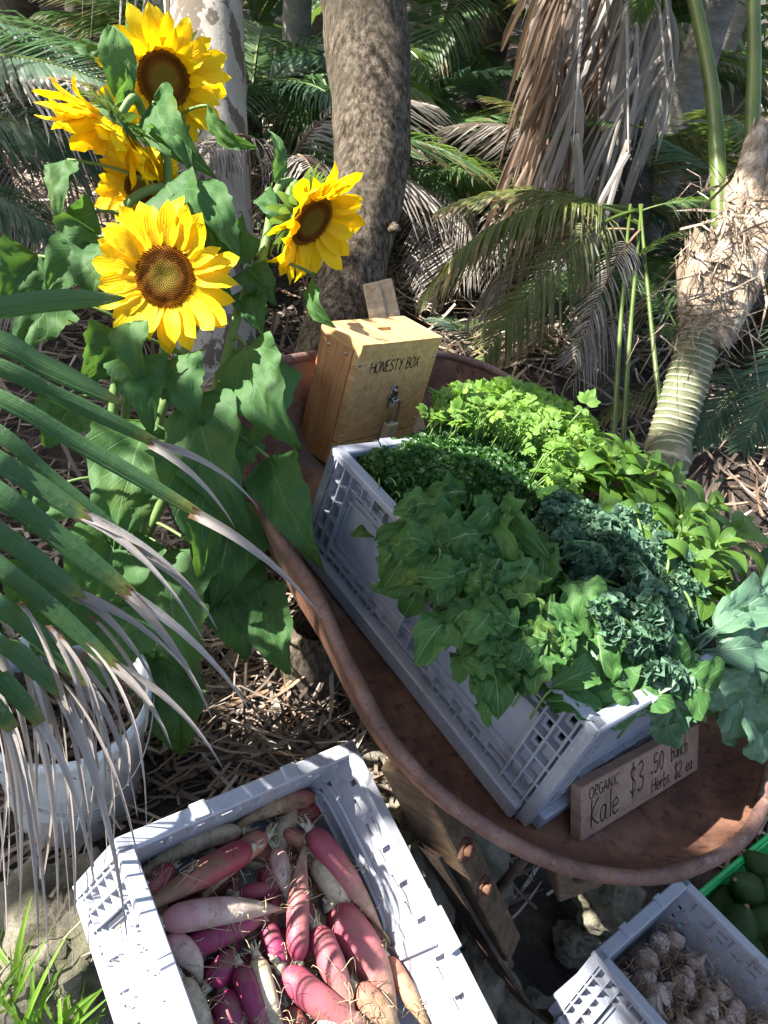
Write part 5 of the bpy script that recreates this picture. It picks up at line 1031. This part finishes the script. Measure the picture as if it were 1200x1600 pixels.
mb = MB(); mb.tube([[0, 0, .66], [0, 0, .71]], [.06, .05], 8); avs = mb.mesh('avocado_stem', M['drypetiole'])
def AVH(px, py, h): return apply(avo_M, on_plane(px, py, h, avo_M)[None])[0]
for i, (px, h, d_, s_, lab) in enumerate([((1168, 1390), .10, (-.7, -.6, -.4), .070, 'round ended dark avocado near the green crate left wall'), ((1152, 1452), .09, (.2, -1, -.3), .076, 'pear shaped avocado lowest on the left of green crate'), ((1195, 1362), .09, (-.5, -.5, .3), .07, 'avocado farthest back along the green crate wall'), ((1195, 1445), .08, (.6, -.3, .2), .072, 'avocado beside the pear shaped one at the right edge'), ((1180, 1500), .05, (.4, .6, 0), .07, 'deep shaded avocado low in the green crate'), ((1125, 1415), .04, (.3, -.5, 0), .066, 'half hidden avocado low by the green crate corner'), ((1215, 1405), .09, (.3, .5, .1), .072, 'avocado cut off by the right edge of the photo'), ((1210, 1490), .07, (-.3, .5, .1), .07, 'lower avocado cut off by the right edge of the photo')]):
    t = thing('avocado', lab, 'avocado', orient(AVH(*px, h + .03), nrm(np.cross(cdir(*d_), FW)), cdir(*d_), s_ * 1.22), 'avocados in the green crate'); link('fruit', avm, t); link('stem_end', avs, t)

# ------------------------------------------------------------------ bucket with dry straw
bc = P(100, 1078, 1.14); bu = nrm([.06, -.05, 1])
bx_ = nrm(np.cross([0, 1, 0], bu)); bk_M = frame(bx_ * .86, np.cross(bu, bx_) * .86, bu * .95, bc - bu * .342)
bk = thing('white_bucket', 'white plastic bucket holding the sunflower stems', 'bucket', bk_M)
pr = [(.0, .004), (.118, .004), (.124, .0), (.124, .012), (.140, .28), (.147, .30), (.147, .335), (.152, .338), (.152, .358), (.146, .361), (.142, .356), (.136, .28), (.120, .02), (.0, .02)]
mb = MB(); mb.grid(np.array([[[r_ * math.cos(a), r_ * math.sin(a), z] for a in np.arange(48) * math.pi / 24] for r_, z in pr]), None, True); mb.build('body', M['bucket'], bk, False)
mb = MB(); mb.tube([[.154 * math.cos(a), .154 * math.sin(a), .32 - .12 * math.sin((a + 2.2) / 2.6 * math.pi)] for a in np.linspace(-2.2, .4, 20)], .0022, 6); mb.build('wire_handle', M['zinc'], bk, False)
mb = MB(); rg = random.Random(4)
for i in range(260):
    a, r_ = rg.uniform(0, 6.28), .125 * math.sqrt(rg.random()); p0 = np.array([r_ * math.cos(a), r_ * math.sin(a), .24 + rg.uniform(0, .08)]); d = nrm([rg.gauss(0, 1), rg.gauss(0, 1), rg.gauss(.1, .3)]); L = rg.uniform(.06, .16)
    q = [p0 - d * L / 2, p0 + [0, 0, .01], p0 + d * L / 2]
    q = [np.array([min(.13, max(-.13, k[0])), min(.13, max(-.13, k[1])), max(.2, k[2])]) for k in q]; ribbon(mb, q, rg.uniform(.004, .012), rvec(rg))
tag(mb.build('dry_straw', M['drybrown'], None, True, False, bk_M), 'brown straw and dead leaves inside the white bucket', 'straw', None, 'stuff')

# ------------------------------------------------------------------ sunflowers
rg = random.Random(77)
pet = unit_leaf('petal', M['petal'], 'petal', .42, 9, rg, nu=4, nv=10, lobe=.15, crumple=.06, sag=lambda r: r.uniform(-.07, .12), fold=lambda r: r.uniform(.1, .4), ruffle=.03, rf=1.2, twist=lambda r: r.uniform(-.35, .35), curl=lambda r: r.uniform(-.15, .25))
brm = unit_leaf('bract', M['bract'], 'tooth', .42, 4, rg, nu=4, nv=6, sag=.08, fold=.2, curl=.2, ruffle=.02)
def disc_mesh():
    mb = MB(); rows = []
    for i in range(9):
        u = i / 8; rows.append([[u * math.cos(a), u * math.sin(a), .16 * (1 - u * u) - .12 * math.exp(-(u / .35) ** 2)] for a in np.arange(28) * 2 * math.pi / 28])
    V = np.array(rows); uv = np.zeros((9, 28, 2)); uv[:, :, 1] = (np.arange(9) / 8)[:, None]; mb.grid(V, uv, True)
    for k in range(620):
        u = math.sqrt((k + .5) / 620); a = k * 2.39996; z = .16 * (1 - u * u) - .12 * math.exp(-(u / .35) ** 2); c = np.array([u * math.cos(a), u * math.sin(a), z]); s_ = .030 + .012 * u; hgt = .05 + .07 * (u > .62) + .03 * (u > .85)
        o = np.array([[math.cos(q), math.sin(q), 0] for q in (0, 2.09, 4.19)]) * s_; mb.add(np.concatenate([c + o, [c + [0, 0, hgt]]]), [(0, 1, 3), (1, 2, 3), (2, 0, 3)], [[0, u]] * 4)
    b_ = [(1.02, -.02), (1.05, -.12), (.9, -.25), (.45, -.42), (.16, -.5)]
    mb.grid(np.array([[[r_ * math.cos(a), r_ * math.sin(a), z] for a in np.arange(28) * 2 * math.pi / 28] for r_, z in b_])[::1], None, True, 1)
    return mb.mesh('flower_disc', [M['disc'], M['bract']], False)
DM = disc_mesh()
bucket_mouth = bc
def sunflower(label, cpx, z, facing, rdisc, plen, npet, skip=None, droop=.0, cup=0., stem=None, leaves=(), stem_r=.008, nbr=14, br_len=.042, over=()):
    c = P(*cpx, z); fz = cdir(*facing); fx = nrm(np.cross(UP, fz)); fy = np.cross(fz, fx)
    foot = bc - bu * .20 + np.array([rg.uniform(-.06, .06), rg.uniform(-.06, .06), 0])
    t = thing('sunflower', label, 'sunflower', foot, 'sunflowers in the bucket')
    hm = frame(fx, fy, fz, c); hm[:3, :3] *= rdisc
    hd = link('flower_head', DM, t, rel(t, hm))
    for ring in range(3):
        nn_ = npet if ring < 2 else npet // 2
        for k in range(nn_):
            a = (k + .5 * (ring % 2) + rg.uniform(-.22, .22)) * 2 * math.pi / nn_
            if skip and skip(a): continue
            rad = fx * math.cos(a) + fy * math.sin(a); el = [.06, .30, -.18][ring] + cup + rg.uniform(-.25, .25) - droop * (1 if rad @ UP < .2 else .5); d = nrm(rad * math.cos(el) + fz * math.sin(el))
            nrmv = nrm(fz * math.cos(el) - rad * math.sin(el) + np.cross(rad, fz) * rg.uniform(-.25, .25)); L = plen * rg.uniform(.8, 1.15)
            link('petal', rg.choice(pet), hd, rel(hd, orient(c + rad * rdisc * .96 - fz * .003 * ring, d, nrmv, L)))
    for (a, el, L) in over:
        rad = fx * math.cos(a) + fy * math.sin(a); d = nrm(rad * math.cos(el) + fz * math.sin(el)); link('petal', pet[1], hd, rel(hd, orient(c + rad * rdisc * .95, d, nrm(fz * math.cos(el) - rad * math.sin(el)), L)))
    for ring in range(2):
        for k in range(nbr):
            a = (k + .5 * ring + rg.uniform(-.2, .2)) * 2 * math.pi / nbr; rad = fx * math.cos(a) + fy * math.sin(a); el = [-.25, .1][ring] + rg.uniform(-.25, .2); d = nrm(rad * math.cos(el) + fz * math.sin(el))
            link('bract', rg.choice(brm), hd, rel(hd, orient(c - fz * rdisc * (.3 if ring else .38) + rad * rdisc * .75, d, nrm(-fz * math.cos(el) + rad * math.sin(el)), br_len * rg.uniform(.8, 1.25))))
    back = c - fz * rdisc * .45
    pts = [foot] + [P(*q[:2], q[2]) for q in stem] + [back - fz * .04, back]
    mb = MB(); s_ = spline(pts, 8); mb.tube(s_, np.linspace(stem_r * 1.25, stem_r * .8, len(s_)), 9); mb.build('stem', M['stem'], t)
    for lf in leaves:
        b_, tp, z0, z1, wpx, roll = lf[:6]; kw = dict(nu=12, nv=20, sag=.14, fold=rg.uniform(-.05, .3), ruffle=.05, rf=1.6, serr=.06, curl=.22, rg=rg, crumple=.10, lobe=.15, twist=rg.uniform(-.5, .5)); kw.update(lf[6] if len(lf) > 6 else {}); kind = kw.pop('kind', 'heart')
        mb = cleaf(b_, tp, z0, z1, wpx, kind, roll, **kw)
        a = P(*b_, z0); j = min(range(4, len(s_) - 14), key=lambda i: np.linalg.norm(s_[i] - a) + .3 * max(0, s_[i][2] - a[2])); A = s_[j]
        if np.linalg.norm(A - a) < .2: mb.tube(bez(A, (A + a) / 2 + np.array([0, 0, .02]), a, 8), .0028, 6, mi=1)
        mb.build('leaf', [M['sfleaf'], M['stem']], t)
    return t
lowhalf = None
sunflower('sunflower facing the camera, lowest and fullest of the heads', (258, 432), 1.12, (-.10, .22, -1), .046, .070, 15, None, .05, .0, [(190, 900, 1.3), (250, 650, 1.26), (330, 420, 1.26), (270, 300, 1.24), (200, 318, 1.2), (205, 380, 1.18)], [
    ((310, 620), (375, 830), 1.18, 1.12, 130, 20), ((215, 560), (235, 670), 1.14, 1.10, 95, 0), ((180, 520), (130, 600), 1.16, 1.14, 90, -20), ((270, 560), (310, 660), 1.15, 1.12, 90, 15), ((230, 660), (170, 870), 1.22, 1.16, 150, 10), ((300, 690), (320, 900), 1.18, 1.13, 150, -15), ((260, 860), (300, 1060), 1.22, 1.2, 150, 15), ((190, 820), (130, 990), 1.2, 1.18, 140, 0), ((205, 505), (222, 600), 1.12, 1.1, 60, 20)])
sunflower('sunflower at the right tilted down with green bracts on top', (486, 345), 1.22, (.72, .74, -.30), .044, .066, 15, None, .0, .35, [(200, 900, 1.32), (300, 690, 1.25), (345, 590, 1.23), (375, 480, 1.22), (410, 400, 1.24), (432, 300, 1.27), (460, 285, 1.28)], [
    ((385, 540), (455, 700), 1.19, 1.15, 105, 25), ((425, 560), (400, 700), 1.20, 1.17, 70, -30), ((420, 715), (500, 890), 1.18, 1.12, 95, 10), ((375, 660), (330, 740), 1.2, 1.18, 80, -40), ((395, 450), (405, 520), 1.22, 1.2, 60, 30), ((400, 910), (450, 1060), 1.25, 1.24, 90, 10), ((370, 780), (330, 960), 1.24, 1.2, 140, 0), ((335, 880), (390, 1030), 1.26, 1.24, 130, -10), ((490, 430), (508, 510), 1.24, 1.2, 26, 60, dict(kind='lance')), ((385, 420), (430, 470), 1.22, 1.2, 60, -20), ((350, 400), (385, 330), 1.25, 1.26, 50, 30), ((400, 400), (350, 360), 1.22, 1.22, 45, 0), ((430, 285), (428, 200), 1.27, 1.26, 24, 40, dict(kind='lance')), ((415, 300), (440, 345), 1.25, 1.22, 40, 20)], nbr=16, br_len=.05)
sunflower('sunflower nodding to the lower left with petals hanging', (176, 200), 1.20, (-.62, .86, .05), .042, .076, 16, None, .0, .42, [(170, 900, 1.3), (180, 600, 1.28), (240, 380, 1.27), (262, 260, 1.26), (225, 180, 1.25)], [
    ((105, 250), (90, 350), 1.2, 1.18, 45, 30), ((150, 330), (88, 350), 1.22, 1.2, 70, -20), ((155, 370), (70, 460), 1.2, 1.18, 110, 10), ((160, 380), (140, 470), 1.19, 1.17, 90, 30), ((60, 400), (0, 480), 1.24, 1.22, 110, 0), ((90, 470), (20, 560), 1.24, 1.2, 80, 20), ((190, 160), (175, 30), 1.22, 1.2, 62, 10, dict(kind='oval')), ((165, 80), (110, 72), 1.22, 1.22, 25, 0, dict(kind='lance')), ((182, 165), (200, 95), 1.21, 1.2, 26, 40, dict(kind='lance')), ((90, 760), (40, 830), 1.25, 1.22, 90, 0), ((120, 620), (70, 700), 1.26, 1.25, 100, 0)], nbr=15, br_len=.045)
sunflower('topmost sunflower with bright petals curled over its disc', (256, 124), 1.30, (.42, .42, -.85), .047, .068, 14, None, -.05, .0, [(210, 900, 1.36), (250, 600, 1.36), (275, 350, 1.38), (262, 200, 1.37)], [
    ((240, 160), (320, 270), 1.22, 1.18, 85, 20), ((250, 190), (300, 265), 1.2, 1.17, 60, -20), ((325, 165), (385, 235), 1.28, 1.25, 28, 50, dict(kind='lance')), ((265, 290), (345, 420), 1.18, 1.14, 105, 15), ((290, 290), (380, 400), 1.16, 1.14, 85, -25), ((310, 350), (350, 460), 1.2, 1.18, 90, 25), ((270, 300), (300, 400), 1.22, 1.2, 100, 0)], nbr=15, br_len=.055,
    over=((1.0, 1.25, .058), (1.5, 1.15, .06), (2.0, 1.1, .055), (.1, 1.2, .055), (.6, 1.2, .055), (2.5, .9, .05)))
sunflower('small sunflower half hidden between the other heads', (222, 292), 1.27, (.1, .1, -1), .030, .052, 14, None, .0, .0, [(180, 900, 1.34), (200, 600, 1.32), (225, 420, 1.33)], [((120, 930), (50, 1030), 1.0, 1.0, 110, 0), ((215, 950), (150, 1080), 1.05, 1.03, 110, 20), ((60, 880), (10, 990), 1.02, 1.0, 100, -20), ((250, 1030), (290, 1190), 1.28, 1.3, 110, 0), ((230, 960), (290, 1060), 1.26, 1.26, 110, 20)], nbr=12, br_len=.03)

# ------------------------------------------------------------------ foreground fan frond with withered tips
fr_ = thing('fan_frond', 'green palm frond with withered grey leaflet tips in the left foreground', 'palm frond', P(-380, 560, .95))
HUB = (-380, 540)
FL = [((-60, 492), (196, 466), 44, .98, 1.06, ()), ((-60, 520), (195, 632), 46, .93, 1.0, ()), ((-60, 560), (246, 694), 36, .90, 1.0, (((402, 792), 12), ((368, 826), 9))), ((-60, 600), (312, 804), 36, .88, .99, (((505, 968), 14),)), ((-60, 645), (218, 862), 32, .86, .94, (((340, 985), 13),)),
      ((-60, 690), (140, 812), 44, .84, .9, (((322, 1010), 16), ((310, 930), 9))), ((-60, 735), (206, 930), 46, .82, .9, (((390, 1110), 16), ((332, 1125), 11))), ((-60, 790), (132, 938), 42, .80, .86, (((300, 1060), 15), ((250, 1090), 10))), ((-60, 835), (184, 1046), 38, .79, .86, (((350, 1205), 14), ((268, 1170), 11))), ((-60, 890), (138, 1068), 40, .77, .83, (((215, 1280), 13), ((180, 1250), 11))),
      ((-60, 950), (104, 1090), 40, .75, .8, (((200, 1480), 13),)), ((-60, 1000), (64, 1130), 38, .74, .78, (((150, 1400), 14), ((90, 1450), 12))), ((-60, 1060), (20, 1140), 40, .72, .75, (((60, 1490), 16), ((30, 1420), 12)))]
rg = random.Random(55)
for i, (a_, e_, wpx, z0, z1, tips) in enumerate(FL):
    mb = MB(); A = P(*HUB, .98 - .012 * i); Bq = P(*a_, z0); E_ = P(*e_, z1); toc = nrm(CAM - Bq); ax = nrm(E_ - A); cl = spline([A, Bq, (Bq + E_) / 2 + np.array([0, 0, .006]), E_], 7); S = nrm(np.cross(ax, toc)); S = nrm(S + toc * rg.uniform(-.25, .25)); N = np.cross(S, ax); rows = []; n_ = len(cl)
    for k, q in enumerate(cl):
        u = k / (n_ - 1); w_ = wpx * .82 / F * z0 * .5 * min(1, .25 + u * 2.2) * (1 - (.45 if tips else .93) * max(0, (u - .72) / .28) ** 1.5); rows.append([q + S * s * w_ + N * (-abs(s) * w_ * .35 + .0012 * math.cos(s * 9)) for s in np.linspace(-1, 1, 7)])
    mb.grid(np.array(rows)); lf = mb.build('leaflet', M['fan'], fr_)
    for (tp, tw) in tips:
        zt = z1 + rg.uniform(.0, .07); T_ = P(*tp, zt); mid = (E_ + T_) / 2 + UP * np.linalg.norm(T_ - E_) * rg.uniform(.08, .2) + RT * .01; mb = MB(); q = bez(E_ - ax * .012, mid, T_, 14); tw3 = wpx * .60 / F * z1
        rows = []
        for k, c_ in enumerate(q):
            u = k / 13; w_ = tw3 * .5 * ((1 - u) ** .9 * .8 + .10) * (.75 if len(tips) > 1 else 1) * (1 - .6 * (u > .97)); tt = u * rg.uniform(.3, .5) * 2.2; S2 = S * math.cos(tt) + N * math.sin(tt); N2 = N * math.cos(tt) - S * math.sin(tt); rows.append([c_ + S2 * s * w_ + N2 * abs(s) * w_ * .9 for s in (-1, -.4, 0, .4, 1)])
        mb.grid(np.array(rows)); mb.build('withered_tip', M['fandry'], lf)
for k in range(28):                                      # long withered strips hanging from the lower leaflets
    mb = MB(); x0 = rg.uniform(-30, 215); y0 = 1060 + rg.uniform(-60, 40) + (.0 if x0 < 100 else 30); z0 = rg.uniform(.78, .92); x1 = x0 + rg.gauss(15, 30); y1 = y0 + rg.uniform(170, 460) * (1 if x0 < 140 else .6)
    A = P(x0 - 60, y0 - 70, z0); E_ = P(x1, y1, z0 + .05); mid = P(x0 + rg.uniform(10, 40), y0 + 20, z0); q = bez(A, mid, E_, 14); wd = rg.uniform(.005, .015); rows = []; ph = rg.uniform(0, 3); S0 = RT
    for i, c_ in enumerate(q):
        u = i / 13; w_ = wd * .5 * (1 - .85 * u); tt = ph + u * 2.; S2 = RT * math.cos(tt) + FW * math.sin(tt); N2 = FW * math.cos(tt) - RT * math.sin(tt); rows.append([c_ + S2 * s * w_ + N2 * abs(s) * w_ * .8 for s in (-1, 0, 1)])
    mb.grid(np.array(rows)); mb.build('withered_strip', M['fandry'], fr_)
# grass at the lower left
mb = MB(); rg = random.Random(9)
for i in range(150):
    b_ = P(rg.uniform(-60, 130), rg.uniform(1600, 1760), rg.uniform(.98, 1.12)); tp = P(rg.gauss(40, 55), rg.uniform(1440, 1600), rg.uniform(.98, 1.12)); mid = (b_ + tp) / 2 + np.array([0, 0, .05]) + rvec(rg) * .02
    ribbon(mb, bez(b_, mid, tp, 6), rg.uniform(.005, .009), nrm(RT + rvec(rg) * .5), fold=.3, taper='strap')
for q in (((60, 1640), (160, 1545)), ((90, 1650), (170, 1535)), ((110, 1620), (112, 1540)), ((20, 1600), (50, 1400))): ribbon(mb, bez(P(*q[0], 1.02), P((q[0][0] + q[1][0]) / 2 - 15, (q[0][1] + q[1][1]) / 2 - 10, 1.0), P(*q[1], 1.0), 8), .009, RT, fold=.3, taper='strap')
tag(mb.build('grass', M['grass'], smooth=False), 'tuft of fresh green grass at the lower left corner', 'grass', None, 'stuff')

# ------------------------------------------------------------------ unseen canopy added overhead to shade the place, gaps cut where sun should fall
su = nrm(np.cross(SUN, [0, 1, 0])); sv = np.cross(SUN, su)
LIT = [(P(258, 432, 1.12), .07), (P(300, 500, 1.1), .05), (P(180, 215, 1.2), .13), (P(256, 110, 1.3), .12), (P(222, 292, 1.27), .07), (P(495, 350, 1.22), .11), (P(318, 60, 2.7), .10), (P(505, 250, 1.93), .13), (P(505, 120, 1.93), .08), (BH(800, 640, .3), .10), (BH(880, 680, .3), .08), (BH(730, 640, .3), .05), (BH(1020, 720, .3), .06), (BH(1060, 850, .28), .06),
       (BH(1170, 930, .26), .06), (BH(1185, 1000, .24), .04), (P(215, 1420, .95), .10), (P(240, 1530, .9), .10), (P(190, 1370, .95), .06), (P(660, 1390, 1.05), .05), (P(690, 1500, 1.0), .08), (P(500, 1480, 1.0), .06), (P(560, 1460, 1.0), .05), (P(540, 1570, .95), .06), (P(470, 1110, 1.5), .07), (P(430, 1150, 1.45), .05), (P(590, 1200, 1.35), .04), (P(1130, 400, 1.85), .11), (P(1050, 640, 1.86), .05),
       (BW([.86, -.3, .29]), .055), (P(60, 1500, 1.0), .07), (P(20, 440, 1.22), .07), (P(120, 620, 1.14), .05), (P(110, 400, 1.2), .05), (P(680, 1330, 1.15), .025), (P(740, 1420, 1.2), .025), (P(1000, 120, 2.6), .12), (P(1000, 420, 2.5), .08), (P(1160, 120, 5.0), .9), (P(1090, 220, 4.5), .3), (P(640, 160, 5.0), .35), (P(450, 150, 4.6), .25), (P(120, 200, 3.6), .18), (P(850, 430, 3.6), .2), (P(800, 300, 3.2), .15), (P(940, 80, 2.5), .12), (P(930, 200, 2.55), .10), (P(1010, 220, 2.5), .12), (P(960, 380, 2.5), .10), (P(560, 240, 1.93), .06), (P(560, 60, 1.93), .06), (RADH(500, 1480, .11), .07), (RADH(565, 1455, .10), .07), (RADH(545, 1570, .11), .08), (RADH(620, 1540, .08), .06), (RADH(430, 1590, .10), .04), (BH(1080, 1290, .02), .035), (BH(700, 1100, .2), .02), (P(700, 330, 4.2), .25), (P(1000, 560, 3.0), .15), (P(60, 120, 3.0), .15), (P(400, 250, 3.5), .15), (P(850, 200, 4.0), .25), (P(1100, 560, 2.3), .1), (P(650, 280, 3.6), .15), (P(150, 60, 3.2), .15), (P(1120, 640, 2.4), .12), (P(740, 200, 3.6), .22), (P(690, 450, 3.9), .12), (BH(380, 625, .16), .02), (P(860, 1570, 1.35), .05), (P(150, 800, .9), .05), (P(60, 640, .92), .05),
       (BH(600, 860, .12), .015), (P(1100, 1400, 1.7), .03), (BH(1130, 1230, .03), .05)]
LIT = [(np.array([p @ su, p @ sv]), r_ * 1.35 + .015) for p, r_ in LIT]
mb = MB(); rg = random.Random(99)
ctr = P(600, 900, 1.2)
def blocked(q):
    uv_ = np.array([q @ su, q @ sv])
    return any(np.hypot(*(uv_ - c)) < r_ for c, r_ in LIT)
SHD = [P(560, 860, 1.2), P(700, 900, 1.15), P(820, 1010, 1.05), P(640, 960, 1.15), P(690, 740, 1.3), P(940, 900, 1.15), P(900, 1250, 1.0), P(1050, 1170, 1.05), P(750, 1100, 1.05), P(260, 740, 1.15), P(420, 640, 1.2), P(400, 860, 1.2), P(150, 560, 1.2), P(430, 1270, .95), P(330, 1350, .93), P(500, 1290, 1.1), P(780, 880, 1.1), P(300, 950, 1.15), P(740, 1450, 1.25), P(100, 1280, 1.05)]
for f_ in range(490 + 140):
    dist = rg.uniform(2.6, 4.2) if f_ < 420 else rg.uniform(4, 9); sp = 1.7 if f_ < 420 else 7.
    c = ctr + su * rg.uniform(-sp, sp) + sv * rg.uniform(-sp, sp) * (1 if f_ < 420 else 1.2) + SUN * dist
    if f_ >= 420: c = c + np.array([0, 2.5, 0])
    if c[2] < 2.0 + .05 * max(0, c[1]): continue
    if f_ >= 490: c = SHD[f_ % len(SHD)] + SUN * rg.uniform(2.6, 4) + rvec(rg) * .12  # extra fronds added sunward of spots wanted in shade
    an = rg.uniform(0, 6.28); d = np.array([math.cos(an), math.sin(an), rg.uniform(-.4, .3)]); L = rg.uniform(.7, 1.3); sd = nrm(np.cross(d, [0, 0, 1])); dn = np.array([0, 0, -.35])
    if not blocked(c): mb.tube([c - d * L * .5, c, c + d * L * .5 + dn * L * .3], .007, 4, False, 1) if not (blocked(c - d * L * .5) or blocked(c + d * L * .5 + dn * L * .3) or blocked(c + d * L * .25) or blocked(c - d * L * .25)) else None
    for k in range(26):
        u = k / 25 - .5; b0 = c + d * L * u + dn * L * .3 * max(0, u) * 2
        for s_ in (-1, 1):
            l = rg.uniform(.25, .42) * (1 - .8 * max(0, u)); e = b0 + sd * s_ * l + d * l * .5 + dn * l * .8; m_ = (b0 + e) / 2 + [0, 0, .02]
            if any(blocked(b0 + (e - b0) * q) for q in (0, .33, .66, 1)): continue
            ribbon(mb, [b0, m_, e], rg.uniform(.018, .034), d, taper='strap')
tag(mb.build('shade_canopy_leaves', [M['frond'], M['petiole']], smooth=False), 'unseen palm canopy added overhead to shade the stall, gaps cut for sun patches', 'canopy', None, 'stuff')
